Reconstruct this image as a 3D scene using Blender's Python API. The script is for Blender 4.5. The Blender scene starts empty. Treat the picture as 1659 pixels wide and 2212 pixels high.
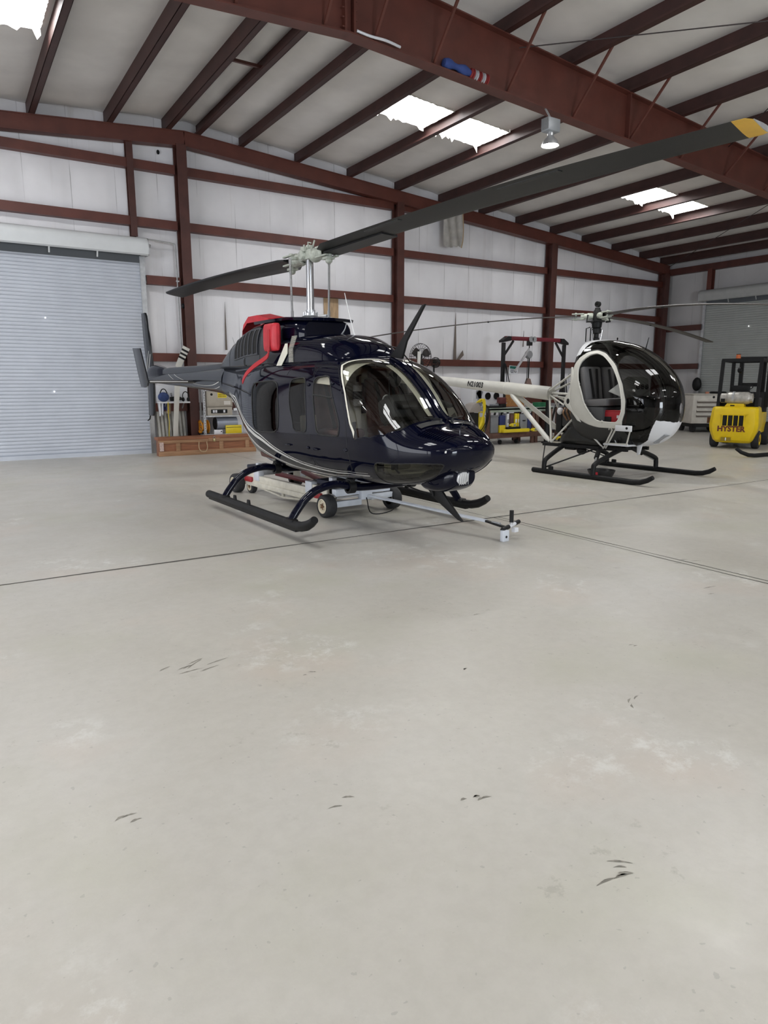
import bpy, bmesh, math, random
import numpy as np
from mathutils import Vector, Matrix, Euler
random.seed(7)
S = bpy.context.scene
COL = S.collection
PI = math.pi
# ------------------------------------------------------------------ camera
cam_d = bpy.data.cameras.new('camera')
cam = bpy.data.objects.new('camera', cam_d)
COL.objects.link(cam)
F_PX, YAW, PITCH = 1471.0, math.radians(32.504), math.radians(10.74)
cam_d.sensor_fit = 'VERTICAL'
cam_d.sensor_height = 24.0
cam_d.lens = 24.0 * F_PX / 2212.0
cam_d.clip_end = 200
cam.location = (0, 0, 1.65)
cam.rotation_euler = (PI/2 - PITCH, 0, -YAW)
S.camera = cam
# ------------------------------------------------------------------ light
S.view_settings.view_transform = 'Standard'
S.view_settings.look = 'None'
S.view_settings.gamma = 1.0
S.view_settings.use_curve_mapping = False
S.view_settings.exposure = 0.0
SKYLIGHT_W = 18.5
w = bpy.data.worlds.new('sky')
S.world = w
w.use_nodes = True
bgn = w.node_tree.nodes['Background']
bgn.inputs[0].default_value = (0.62, 0.76, 1.0, 1)
bgn.inputs[1].default_value = 1.5
def area(name, loc, rot, sx, sy, power, color):
    d = bpy.data.lights.new(name, 'AREA')
    d.shape = 'RECTANGLE'; d.size = sx; d.size_y = sy; d.energy = power; d.color = color
    o = bpy.data.objects.new(name, d); COL.objects.link(o)
    o.location = loc; o.rotation_euler = rot
    return o
# daylight through the open hangar doorways (behind the camera and in the far side wall)
area('doorway_daylight_front', (3.0, -13.7, 2.2), (-PI/2, 0, PI), 5.0, 4.0, 1250, (0.86, 0.93, 1.0))
area('doorway_daylight_side', (-12.6, 6.0, 2.3), (0, -PI/2, 0), 4.2, 13.0, 950, (0.98, 0.98, 1.0))

# ------------------------------------------------------------------ materials
MATS = {}
def P(name, color, rough=0.5, metal=0.0, noise=0.0, nscale=8.0, bump=0.0, bscale=60.0, coat=0.0, spec=0.5, stretch=None):
    """Principled material with optional procedural colour mottling and bump."""
    if name in MATS: return MATS[name]
    m = bpy.data.materials.new(name); m.use_nodes = True
    nt = m.node_tree; b = nt.nodes['Principled BSDF']
    b.inputs['Base Color'].default_value = (*color, 1)
    b.inputs['Roughness'].default_value = rough
    b.inputs['Metallic'].default_value = metal
    b.inputs['Specular IOR Level'].default_value = spec
    if coat:
        b.inputs['Coat Weight'].default_value = coat
        b.inputs['Coat Roughness'].default_value = 0.04
    tc = nt.nodes.new('ShaderNodeTexCoord')
    src = tc.outputs['Object']
    if stretch:
        mp = nt.nodes.new('ShaderNodeMapping'); mp.inputs['Scale'].default_value = stretch
        nt.links.new(src, mp.inputs[0]); src = mp.outputs[0]
    if noise:
        n = nt.nodes.new('ShaderNodeTexNoise'); n.inputs['Scale'].default_value = nscale; n.inputs['Detail'].default_value = 5
        nt.links.new(src, n.inputs['Vector'])
        r = nt.nodes.new('ShaderNodeMapRange')
        r.inputs['From Min'].default_value = 0.3; r.inputs['From Max'].default_value = 0.7
        r.inputs['To Min'].default_value = 1 - noise; r.inputs['To Max'].default_value = 1 + noise * 0.6
        nt.links.new(n.outputs['Fac'], r.inputs['Value'])
        mx = nt.nodes.new('ShaderNodeMix'); mx.data_type = 'RGBA'; mx.blend_type = 'MULTIPLY'
        mx.inputs['Factor'].default_value = 1.0
        mx.inputs[6].default_value = (*color, 1)
        nt.links.new(r.outputs[0], mx.inputs[7])
        nt.links.new(mx.outputs[2], b.inputs['Base Color'])
    if bump:
        n2 = nt.nodes.new('ShaderNodeTexNoise'); n2.inputs['Scale'].default_value = bscale; n2.inputs['Detail'].default_value = 3
        nt.links.new(src, n2.inputs['Vector'])
        bp = nt.nodes.new('ShaderNodeBump'); bp.inputs['Strength'].default_value = bump; bp.inputs['Distance'].default_value = 0.01
        nt.links.new(n2.outputs['Fac'], bp.inputs['Height'])
        nt.links.new(bp.outputs[0], b.inputs['Normal'])
    MATS[name] = m
    return m
def EMIT(name, color, strength):
    if name in MATS: return MATS[name]
    m = bpy.data.materials.new(name); m.use_nodes = True
    b = m.node_tree.nodes['Principled BSDF']
    b.inputs['Base Color'].default_value = (*color, 1)
    b.inputs['Emission Color'].default_value = (*color, 1)
    b.inputs['Emission Strength'].default_value = strength
    MATS[name] = m
    return m
def GLASS(name, tint, gloss=1.0, ior=1.45):
    """Thin clear sheet: fresnel-weighted gloss over tinted transparency."""
    if name in MATS: return MATS[name]
    m = bpy.data.materials.new(name); m.use_nodes = True
    nt = m.node_tree; nt.nodes.clear()
    out = nt.nodes.new('ShaderNodeOutputMaterial')
    tr = nt.nodes.new('ShaderNodeBsdfTransparent'); tr.inputs[0].default_value = (*tint, 1)
    gl = nt.nodes.new('ShaderNodeBsdfGlossy'); gl.inputs['Roughness'].default_value = 0.02
    fr = nt.nodes.new('ShaderNodeFresnel'); fr.inputs[0].default_value = ior
    mu = nt.nodes.new('ShaderNodeMath'); mu.operation = 'MULTIPLY'; mu.inputs[1].default_value = gloss; mu.use_clamp = True
    mx = nt.nodes.new('ShaderNodeMixShader')
    nt.links.new(fr.outputs[0], mu.inputs[0]); nt.links.new(mu.outputs[0], mx.inputs[0])
    nt.links.new(tr.outputs[0], mx.inputs[1]); nt.links.new(gl.outputs[0], mx.inputs[2])
    nt.links.new(mx.outputs[0], out.inputs[0])
    MATS[name] = m
    return m

# ------------------------------------------------------------------ mesh builder
class MB:
    def __init__(s): s.v = []; s.f = []
    def add(s, vs, fs):
        k = len(s.v)
        s.v += [tuple(v) for v in vs]; s.f += [tuple(i + k for i in f) for f in fs]
        return s
    def box(s, c, d, rot=None):
        """axis box, centre c, full size d, optional Matrix/Euler rotation"""
        hx, hy, hz = d[0]/2, d[1]/2, d[2]/2
        vs = [Vector((x, y, z)) for x in (-hx, hx) for y in (-hy, hy) for z in (-hz, hz)]
        if rot is not None:
            R = rot if isinstance(rot, Matrix) else Euler(rot).to_matrix()
            vs = [R @ v for v in vs]
        c = Vector(c); vs = [v + c for v in vs]
        return s.add(vs, [(0,1,3,2),(4,6,7,5),(0,4,5,1),(2,3,7,6),(0,2,6,4),(1,5,7,3)])
    def bar(s, p0, p1, wd, ht, up=(0,0,1)):
        """box beam from p0 to p1 with width wd (sideways) and height ht (along up)"""
        p0, p1 = Vector(p0), Vector(p1); a = (p1 - p0); L = a.length; a.normalize()
        up = Vector(up)
        sd = a.cross(up)
        if sd.length < 1e-4: sd = a.cross(Vector((1, 0, 0)))
        sd.normalize(); u = sd.cross(a).normalized()
        vs = []
        for p in (p0, p1):
            for i, j in ((-1,-1),(1,-1),(1,1),(-1,1)):
                vs.append(p + sd*(i*wd/2) + u*(j*ht/2))
        return s.add(vs, [(3,2,1,0),(4,5,6,7),(0,1,5,4),(1,2,6,5),(2,3,7,6),(3,0,4,7)])
    def tube(s, pts, r, n=10, closed=False, cap=True):
        """round tube through pts; r a number or one radius per point"""
        pts = [Vector(p) for p in pts]; m = len(pts)
        rs = r if isinstance(r, (list, tuple)) else [r]*m
        tang = []
        for i in range(m):
            a = pts[(i-1) % m] if (closed or i > 0) else pts[0]
            b = pts[(i+1) % m] if (closed or i < m-1) else pts[-1]
            t = b - a
            tang.append(t.normalized() if t.length > 1e-9 else Vector((0,0,1)))
        ref = Vector((0,0,1)) if abs(tang[0].z) < 0.9 else Vector((1,0,0))
        nrm = tang[0].cross(ref).normalized()
        rings = []
        for i in range(m):
            nrm = (nrm - tang[i]*nrm.dot(tang[i]))
            nrm = nrm.normalized() if nrm.length > 1e-6 else tang[i].orthogonal().normalized()
            bi = tang[i].cross(nrm)
            rings.append([pts[i] + (nrm*math.cos(2*PI*k/n) + bi*math.sin(2*PI*k/n))*rs[i] for k in range(n)])
        vs = [v for ring in rings for v in ring]; fs = []
        for i in range(m if closed else m-1):
            j = (i+1) % m
            for k in range(n):
                fs.append((i*n+k, i*n+(k+1) % n, j*n+(k+1) % n, j*n+k))
        if cap and not closed:
            fs.append(tuple(range(n-1, -1, -1))); fs.append(tuple((m-1)*n+k for k in range(n)))
        return s.add(vs, fs)
    def cyl(s, p0, p1, r0, r1=None, n=20):
        return s.tube([p0, p1], [r0, r0 if r1 is None else r1], n)
    def lathe(s, o, axis, prof, n=28, a0=0.0, a1=2*PI):
        """revolve prof [(dist along axis, radius)] about axis through o"""
        o, ax = Vector(o), Vector(axis).normalized()
        x = ax.orthogonal().normalized(); y = ax.cross(x)
        full = abs(a1 - a0 - 2*PI) < 1e-6; m = n if full else n+1
        vs = []
        for d, r in prof:
            for k in range(m):
                t = a0 + (a1-a0)*k/n
                vs.append(o + ax*d + (x*math.cos(t) + y*math.sin(t))*max(r, 1e-5))
        fs = []
        for i in range(len(prof)-1):
            for k in range(n if full else m-1):
                k2 = (k+1) % m
                fs.append((i*m+k, i*m+k2, (i+1)*m+k2, (i+1)*m+k))
        return s.add(vs, fs)
    def prism(s, poly, v, flip=False):
        """extrude planar polygon (3-D points) by vector v"""
        n = len(poly); v = Vector(v)
        a = [Vector(p) for p in poly]; b = [p + v for p in a]
        fs = [tuple(range(n-1, -1, -1)), tuple(range(n, 2*n))]
        fs += [(i, (i+1) % n, n+(i+1) % n, n+i) for i in range(n)]
        return s.add(a + b, fs)
    def ball(s, c, r, nu=16, nv=10):
        c = Vector(c); r = (r, r, r) if isinstance(r, (int, float)) else r
        vs = [c + Vector((0,0,r[2]))]
        for i in range(1, nv):
            t = PI*i/nv
            for k in range(nu):
                p = 2*PI*k/nu
                vs.append(c + Vector((r[0]*math.sin(t)*math.cos(p), r[1]*math.sin(t)*math.sin(p), r[2]*math.cos(t))))
        vs.append(c - Vector((0,0,r[2])))
        fs = [(0, 1+k, 1+(k+1) % nu) for k in range(nu)]
        for i in range(nv-2):
            for k in range(nu):
                a = 1+i*nu
                fs.append((a+k, a+nu+k, a+nu+(k+1) % nu, a+(k+1) % nu))
        e = len(vs)-1; a = 1+(nv-2)*nu
        fs += [(e, a+(k+1) % nu, a+k) for k in range(nu)]
        return s.add(vs, fs)
    def build(s, name, mat, parent=None, bevel=0.0, smooth=True, angle=35, fix=True):
        me = bpy.data.meshes.new(name)
        me.from_pydata(s.v, [], s.f); me.validate()
        if fix:
            bm = bmesh.new(); bm.from_mesh(me)
            bmesh.ops.recalc_face_normals(bm, faces=bm.faces)
            bm.to_mesh(me); bm.free()
        if bevel:
            bm = bmesh.new(); bm.from_mesh(me)
            es = [e for e in bm.edges if len(e.link_faces) == 2 and e.calc_face_angle(0) > 0.6]
            bmesh.ops.bevel(bm, geom=es, offset=bevel, segments=2, affect='EDGES', profile=0.5, clamp_overlap=True)
            bm.to_mesh(me); bm.free()
        return link(name, me, mat, parent, smooth, angle)
def link(name, me, mat, parent=None, smooth=True, angle=35):
    if smooth and len(me.polygons):
        me.polygons.foreach_set('use_smooth', [True]*len(me.polygons))
        me.set_sharp_from_angle(angle=math.radians(angle))
    for m in (mat if isinstance(mat, (list, tuple)) else [mat]): me.materials.append(m)
    o = bpy.data.objects.new(name, me); COL.objects.link(o)
    if parent is not None: o.parent = parent
    return o
def tag(o, label=None, cat=None, group=None, kind=None):
    if label: o['label'] = label
    if cat: o['category'] = cat
    if group: o['group'] = group
    if kind: o['kind'] = kind
    return o
def empty(name, loc, rz=0.0):
    o = bpy.data.objects.new(name, None); COL.objects.link(o)
    o.location = loc; o.rotation_euler = (0, 0, rz); o.empty_display_size = 0.2
    return o
def copy_tree(o, parent=None):
    c = o.copy(); COL.objects.link(c)
    c.parent = parent
    for ch in [x for x in COL.objects if x.parent == o]: copy_tree(ch, c)
    return c
def struct(mb, name, mat, **k):
    o = mb.build(name, mat, **k); o['kind'] = 'structure'; return o
def lerp(a, b, t): return a + (b-a)*t
def spline(pts, n=8, closed=False):
    """Catmull-Rom through 3-D points"""
    P_ = [Vector(p) for p in pts]; m = len(P_); out = []
    for i in range(m if closed else m-1):
        p0 = P_[(i-1) % m] if (closed or i) else P_[0]*2 - P_[1]
        p1, p2 = P_[i], P_[(i+1) % m]
        p3 = P_[(i+2) % m] if (closed or i+2 < m) else P_[-1]*2 - P_[-2]
        for k in range(n):
            t = k/n
            out.append(0.5*((2*p1) + (p2-p0)*t + (2*p0-5*p1+4*p2-p3)*t*t + (3*p1-p0-3*p2+p3)*t**3))
    if not closed: out.append(P_[-1])
    return out
def text_obj(name, body, size, mat, parent, origin, xdir, ydir, depth=0.002, shear=0.0, font_scale_x=1.0, bold=0.0):
    """lettering as a mesh laid in the plane of xdir, ydir"""
    c = bpy.data.curves.new(name, 'FONT'); c.body = body; c.size = size; c.extrude = depth; c.align_x = 'CENTER'; c.shear = shear; c.offset = bold
    c.resolution_u = 3
    t = bpy.data.objects.new(name, c); COL.objects.link(t)
    dg = bpy.context.evaluated_depsgraph_get(); dg.update()
    me = bpy.data.meshes.new_from_object(t.evaluated_get(dg))
    bpy.data.objects.remove(t)
    X = Vector(xdir).normalized(); Y = Vector(ydir).normalized(); Z = X.cross(Y)
    o3 = Vector(origin)
    for v in me.vertices:
        q = v.co.copy(); v.co = o3 + X*q.x*font_scale_x + Y*q.y + Z*q.z
    me.materials.clear()
    return link(name, me, mat, parent, smooth=False)
# ================================================================== the hangar
RX, WB, WR = 5.15, 16.78, 23.12          # ridge x, back wall y, side wall x
XL, YF = -12.82, -14.0
def pb(x): return 7.22 - 0.0765*abs(x - RX)     # underside of the purlins
M_red = P('red_primer_steel', (0.078, 0.026, 0.020), 0.5, noise=0.25, nscale=3.0)
M_purl = P('red_primer_purlin_shade', (0.050, 0.0185, 0.0155), 0.55, noise=0.25, nscale=3.0)  # darker primer copy: the dim light on the purlins is put into the colour
M_red2 = P('red_primer_bright', (0.112, 0.032, 0.022), 0.5, noise=0.2, nscale=3.0)

def floor_mat():
    m = bpy.data.materials.new('sealed_concrete'); m.use_nodes = True
    nt = m.node_tree; N, L = nt.nodes, nt.links; b = N['Principled BSDF']
    tc = N.new('ShaderNodeTexCoord'); src = tc.outputs['Object']
    def noise(scale, detail=6, rough=0.55):
        n = N.new('ShaderNodeTexNoise'); n.inputs['Scale'].default_value = scale
        n.inputs['Detail'].default_value = detail; n.inputs['Roughness'].default_value = rough
        L.new(src, n.inputs['Vector']); return n.outputs['Fac']
    def ramp(v, stops):
        r = N.new('ShaderNodeValToRGB'); e = r.color_ramp.elements
        while len(e) < len(stops): e.new(0.5)
        for k, (p, c) in enumerate(stops): e[k].position = p; e[k].color = (*c, 1)
        L.new(v, r.inputs[0]); return r.outputs[0]
    def mix(a, bb, f, mode='MIX'):
        x = N.new('ShaderNodeMix'); x.data_type = 'RGBA'; x.blend_type = mode
        for i, vv in ((6, a), (7, bb)):
            if isinstance(vv, tuple): x.inputs[i].default_value = (*vv, 1)
            else: L.new(vv, x.inputs[i])
        if isinstance(f, float): x.inputs[0].default_value = f
        else: L.new(f, x.inputs[0])
        return x.outputs[2]
    base = ramp(noise(0.45, 4), [(0.3, (0.450, 0.428, 0.378)), (0.5, (0.490, 0.470, 0.424)), (0.72, (0.530, 0.514, 0.480))])
    fine = ramp(noise(14, 8, 0.7), [(0.3, (0.90, 0.90, 0.89)), (0.6, (1.0, 1.0, 1.0))])
    c = mix(base, fine, 0.8, 'MULTIPLY')
    tan = ramp(noise(0.9, 3), [(0.54, (0, 0, 0)), (0.70, (1, 1, 1))])
    c = mix(c, (0.50, 0.425, 0.355), mix((0, 0, 0), tan, 0.45))
    green = ramp(noise(0.62, 5, 0.6), [(0.52, (0, 0, 0)), (0.68, (1, 1, 1))])
    c = mix(c, (0.43, 0.425, 0.345), mix((0, 0, 0), green, 0.6))
    clump = ramp(noise(1.15, 2), [(0.50, (0, 0, 0)), (0.62, (1, 1, 1))])
    scuff = ramp(noise(7.5, 10, 0.72), [(0.585, (0, 0, 0)), (0.64, (1, 1, 1))])
    c = mix(c, (0.30, 0.285, 0.24), mix((0, 0, 0), mix(scuff, clump, 1.0, 'MULTIPLY'), 0.42))
    speck = ramp(noise(30, 2, 0.5), [(0.70, (0, 0, 0)), (0.72, (1, 1, 1))])
    c = mix(c, (0.22, 0.21, 0.19), mix((0, 0, 0), speck, 0.32))
    wclump = ramp(noise(0.85, 2), [(0.54, (0, 0, 0)), (0.66, (1, 1, 1))])
    wear = ramp(noise(6.0, 10, 0.75), [(0.50, (0, 0, 0)), (0.62, (1, 1, 1))])
    c = mix(c, (0.64, 0.635, 0.60), mix((0, 0, 0), mix(wear, wclump, 1.0, 'MULTIPLY'), 0.75))
    L.new(c, b.inputs['Base Color'])
    rr = ramp(noise(3.0, 5), [(0.3, (0.30,)*3), (0.7, (0.42,)*3)])
    L.new(rr, b.inputs['Roughness'])
    bp = N.new('ShaderNodeBump'); bp.inputs['Strength'].default_value = 0.10; bp.inputs['Distance'].default_value = 0.004
    L.new(noise(55, 4, 0.6), bp.inputs['Height']); L.new(bp.outputs[0], b.inputs['Normal'])
    return m
fl = MB().box(((XL+WR)/2, (YF+WB)/2, -0.1), (WR-XL+1, WB-YF+1, 0.2))
struct(fl, 'floor', floor_mat(), smooth=False)
# saw-cut joints of the slab
M_joint = P('joint_filler', (0.075, 0.068, 0.058), 0.8, noise=0.5, nscale=9)
def joint(name, p0, p1, wd):
    a, b = Vector(p0), Vector(p1); n = 60; mb = MB(); d = (b-a).normalized(); s = Vector((-d.y, d.x, 0)); vs = []
    for i in range(n+1):
        q = a.lerp(b, i/n); ww = wd*(0.55+0.9*random.random()); off = (random.random()-.5)*wd*0.5
        vs += [q + s*(off-ww/2), q + s*(off+ww/2)]
    mb.add([(v.x, v.y, 0.0012) for v in vs], [(2*i, 2*i+1, 2*i+3, 2*i+2) for i in range(n)])
    o = struct(mb, name, M_joint, smooth=False, fix=False)
joint('floor_marking', (XL, 6.30, 0), (WR, 6.28, 0), 0.030)
joint('floor_marking', (5.62, 6.3, 0), (5.80, YF, 0), 0.016)
joint('floor_marking', (5.70, 6.3, 0), (5.885, YF, 0), 0.016)
joint('floor_marking', (5.6, 6.3, 0), (5.55, 16.5, 0), 0.010)

# --- walls: white vapour barrier with vertical seams, slightly pillowed
SEAM = 0.914
def wall_mat(name, col, seam, axis):
    m = bpy.data.materials.new(name); m.use_nodes = True
    nt = m.node_tree; N, L = nt.nodes, nt.links; b = N['Principled BSDF']
    b.inputs['Roughness'].default_value = 0.42
    tc = N.new('ShaderNodeTexCoord')
    n = N.new('ShaderNodeTexNoise'); n.inputs['Scale'].default_value = 0.8; n.inputs['Detail'].default_value = 5
    L.new(tc.outputs['Object'], n.inputs['Vector'])
    r = N.new('ShaderNodeValToRGB')
    r.color_ramp.elements[0].position = 0.3; r.color_ramp.elements[0].color = (*[c*0.86 for c in col], 1)
    r.color_ramp.elements[1].position = 0.65; r.color_ramp.elements[1].color = (*col, 1)
    L.new(n.outputs['Fac'], r.inputs[0])
    # rusty dust that hangs in vertical streaks
    mp = N.new('ShaderNodeMapping'); mp.inputs['Scale'].default_value = (9, 9, 0.35)
    L.new(tc.outputs['Object'], mp.inputs[0])
    n2 = N.new('ShaderNodeTexNoise'); n2.inputs['Scale'].default_value = 1.0; n2.inputs['Detail'].default_value = 3
    L.new(mp.outputs[0], n2.inputs['Vector'])
    r2 = N.new('ShaderNodeMapRange'); r2.inputs[1].default_value = 0.62; r2.inputs[2].default_value = 0.8; r2.inputs[4].default_value = 0.25
    L.new(n2.outputs['Fac'], r2.inputs[0])
    mx = N.new('ShaderNodeMix'); mx.data_type = 'RGBA'; mx.inputs[7].default_value = (0.42, 0.38, 0.35, 1)
    L.new(r.outputs[0], mx.inputs[6]); L.new(r2.outputs[0], mx.inputs[0])
    # stitched seams between the blanket widths
    sx = N.new('ShaderNodeSeparateXYZ'); L.new(tc.outputs['Object'], sx.inputs[0])
    md = N.new('ShaderNodeMath'); md.operation = 'PINGPONG'; md.inputs[1].default_value = SEAM/2
    L.new(sx.outputs[axis], md.inputs[0])
    lt = N.new('ShaderNodeMath'); lt.operation = 'LESS_THAN'; lt.inputs[1].default_value = 0.007
    L.new(md.outputs[0], lt.inputs[0])
    n4 = N.new('ShaderNodeTexNoise'); n4.inputs['Scale'].default_value = 0.9; L.new(tc.outputs['Object'], n4.inputs['Vector'])
    r4 = N.new('ShaderNodeMapRange'); r4.inputs[1].default_value = 0.40; r4.inputs[2].default_value = 0.62; r4.inputs[4].default_value = 0.75
    L.new(n4.outputs['Fac'], r4.inputs[0])
    m4 = N.new('ShaderNodeMath'); m4.operation = 'MULTIPLY'; L.new(lt.outputs[0], m4.inputs[0]); L.new(r4.outputs[0], m4.inputs[1])
    mx2 = N.new('ShaderNodeMix'); mx2.data_type = 'RGBA'; mx2.inputs[7].default_value = (0.30, 0.29, 0.29, 1)
    L.new(mx.outputs[2], mx2.inputs[6]); L.new(m4.outputs[0], mx2.inputs[0])
    L.new(mx2.outputs[2], b.inputs['Base Color'])
    bp = N.new('ShaderNodeBump'); bp.inputs['Strength'].default_value = 0.25; bp.inputs['Distance'].default_value = 0.03
    n3 = N.new('ShaderNodeTexNoise'); n3.inputs['Scale'].default_value = 2.2; n3.inputs['Detail'].default_value = 2
    L.new(tc.outputs['Object'], n3.inputs['Vector']); L.new(n3.outputs['Fac'], bp.inputs['Height'])
    L.new(bp.outputs[0], b.inputs['Normal'])
    return m
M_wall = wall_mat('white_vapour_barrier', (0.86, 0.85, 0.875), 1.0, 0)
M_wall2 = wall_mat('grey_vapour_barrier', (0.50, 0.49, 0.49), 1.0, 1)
SEAM = 0.914
def pillow_wall(name, mat, a0, a1, top, to3d, zs, holes=()):
    """sheet of insulation bays: pushed out between seams and girts"""
    us = list(np.arange(a0, a1, SEAM/8)) + [a1]
    vz = []
    for i in range(len(zs)-1): vz += [lerp(zs[i], zs[i+1], k/6) for k in range(6)]
    vz.append(zs[-1])
    idx = {}; vs = []; fs = []
    def vert(i, j):
        if (i, j) in idx: return idx[i, j]
        u = us[i]; z = min(vz[j], top(u))
        k = max(q for q in range(len(zs)-1) if zs[q] <= vz[j] or q == 0)
        tz = (vz[j]-zs[k])/(zs[k+1]-zs[k]); tu = (u % SEAM)/SEAM
        bulge = 0.035*(1-abs(2*tu-1)**4)*(1-abs(2*min(max(tz, 0), 1)-1)**3)
        idx[i, j] = len(vs); vs.append(to3d(u, z, bulge)); return idx[i, j]
    for i in range(len(us)-1):
        for j in range(len(vz)-1):
            if vz[j] >= min(top(us[i]), top(us[i+1])): continue
            um, zm = (us[i]+us[i+1])/2, (vz[j]+vz[j+1])/2
            if any(h[0] < um < h[1] and h[2] < zm < h[3] for h in holes): continue
            fs.append((vert(i, j), vert(i+1, j), vert(i+1, j+1), vert(i, j+1)))
    o = struct(MB().add(vs, fs), name, mat, angle=60, fix=False)
    return o
GIRT_Z = (1.08, 2.24, 3.965, 5.20, 6.40)
zsb = [0.0] + list(GIRT_Z) + [7.6]
pillow_wall('wall_back', M_wall, XL, WR, lambda u: pb(u)+0.36, lambda u, z, b: (u, WB-b, z), zsb)
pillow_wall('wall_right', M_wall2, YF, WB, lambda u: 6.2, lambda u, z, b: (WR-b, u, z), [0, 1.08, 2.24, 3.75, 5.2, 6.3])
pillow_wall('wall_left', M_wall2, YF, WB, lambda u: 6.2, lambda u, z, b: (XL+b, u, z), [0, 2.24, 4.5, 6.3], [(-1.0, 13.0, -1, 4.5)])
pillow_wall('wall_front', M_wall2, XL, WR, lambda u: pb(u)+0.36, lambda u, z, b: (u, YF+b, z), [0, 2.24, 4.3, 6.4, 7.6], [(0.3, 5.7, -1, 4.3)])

# --- frame: columns, girts, rafters, purlins, each a member of its own
def i_beam(mb, p0, p1, depth_dir, depth, fw, tf=0.014, tw=0.010):
    """I section between p0 and p1 (centre line); depth along depth_dir, flanges fw wide"""
    d = Vector(depth_dir).normalized(); p0, p1 = Vector(p0), Vector(p1)
    sd = (p1-p0).normalized().cross(d).normalized()
    for s in (-1, 1):
        mb.bar(p0 + d*s*(depth-tf)/2, p1 + d*s*(depth-tf)/2, fw, tf, up=d)
    mb.bar(p0, p1, tw, depth-2*tf, up=d)
    return mb
for cx, wd in ((5.05, 0.26), (11.0, 0.26), (16.93, 0.28), (22.75, 0.30), (-0.9, 0.26), (-6.9, 0.26)):
    mb = i_beam(MB(), (cx, WB-0.24, 0), (cx, WB-0.24, pb(cx)-0.30), (0, 1, 0), 0.30, wd-0.04, 0.02, 0.014)
    # girt clips and base plate
    mb.box((cx, WB-0.24, 0.012), (wd+0.06, 0.38, 0.024))
    for z in GIRT_Z: mb.box((cx+wd/2-0.01, WB-0.12, z), (0.02, 0.12, 0.20))
    struct(mb, 'wall_column', M_red)
mb = i_beam(MB(), (3.945, WB-0.17, 4.86), (3.945, WB-0.17, pb(3.945)-0.3), (0, 1, 0), 0.16, 0.14)
struct(mb, 'wall_column', M_red)
def channel(mb, p0, p1, out, h, dp):
    """C section: web faces out, two flanges run back towards the wall"""
    o = Vector(out); p0, p1 = Vector(p0), Vector(p1); up = Vector((0, 0, 1))
    mb.bar(p0, p1, 0.006, h, up=up)
    for s in (-1, 1):
        q = up*s*(h/2-0.004) - o*dp/2
        mb.bar(p0+q, p1+q, dp, 0.008, up=up)
    return mb
for z in GIRT_Z:
    x0 = 4.16 if z < 4.5 else XL
    x1 = WR if z < 5.6 else RX + (7.22 - z)/0.0765 - 3.0
    cuts = [x0] + [c for c in (-6.9, -0.9, 5.05, 11.0, 16.93) if x0 < c < x1] + [x1]
    for a, b in zip(cuts[:-1], cuts[1:]):
        struct(channel(MB(), (a+0.12 if a in (-6.9, -0.9, 5.05, 11.0, 16.93) else a, WB-0.20, z), (b-0.12 if b in (-6.9, -0.9, 5.05, 11.0, 16.93) else b, WB-0.20, z), (0, -1, 0), 0.19, 0.18), 'wall_beam', M_red2)
for z, y1 in ((2.24, 15.02), (3.60, 15.02)):
    struct(channel(MB(), (WR-0.20, 16.5, z), (WR-0.20, y1, z), (-1, 0, 0), 0.19, 0.18), 'wall_beam', M_red)
struct(channel(MB(), (WR-0.20, 16.5, 5.62), (WR-0.20, YF, 5.62), (-1, 0, 0), 0.22, 0.18), 'wall_beam', M_red)
struct(i_beam(MB(), (WR-0.15, 14.83, 4.75), (WR-0.15, 14.83, 5.55), (1, 0, 0), 0.2, 0.16), 'wall_column', M_red2)
# rake beams of the back wall (one for each slope)
for x1 in (WR-0.2, XL+0.2):
    a, b = Vector((RX, WB-0.22, pb(RX)-0.16)), Vector((x1, WB-0.22, pb(x1)-0.16))
    struct(i_beam(MB(), a, b, (0, 0, 1), 0.32, 0.24, 0.02, 0.20), 'roof_beam', M_red2)
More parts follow.
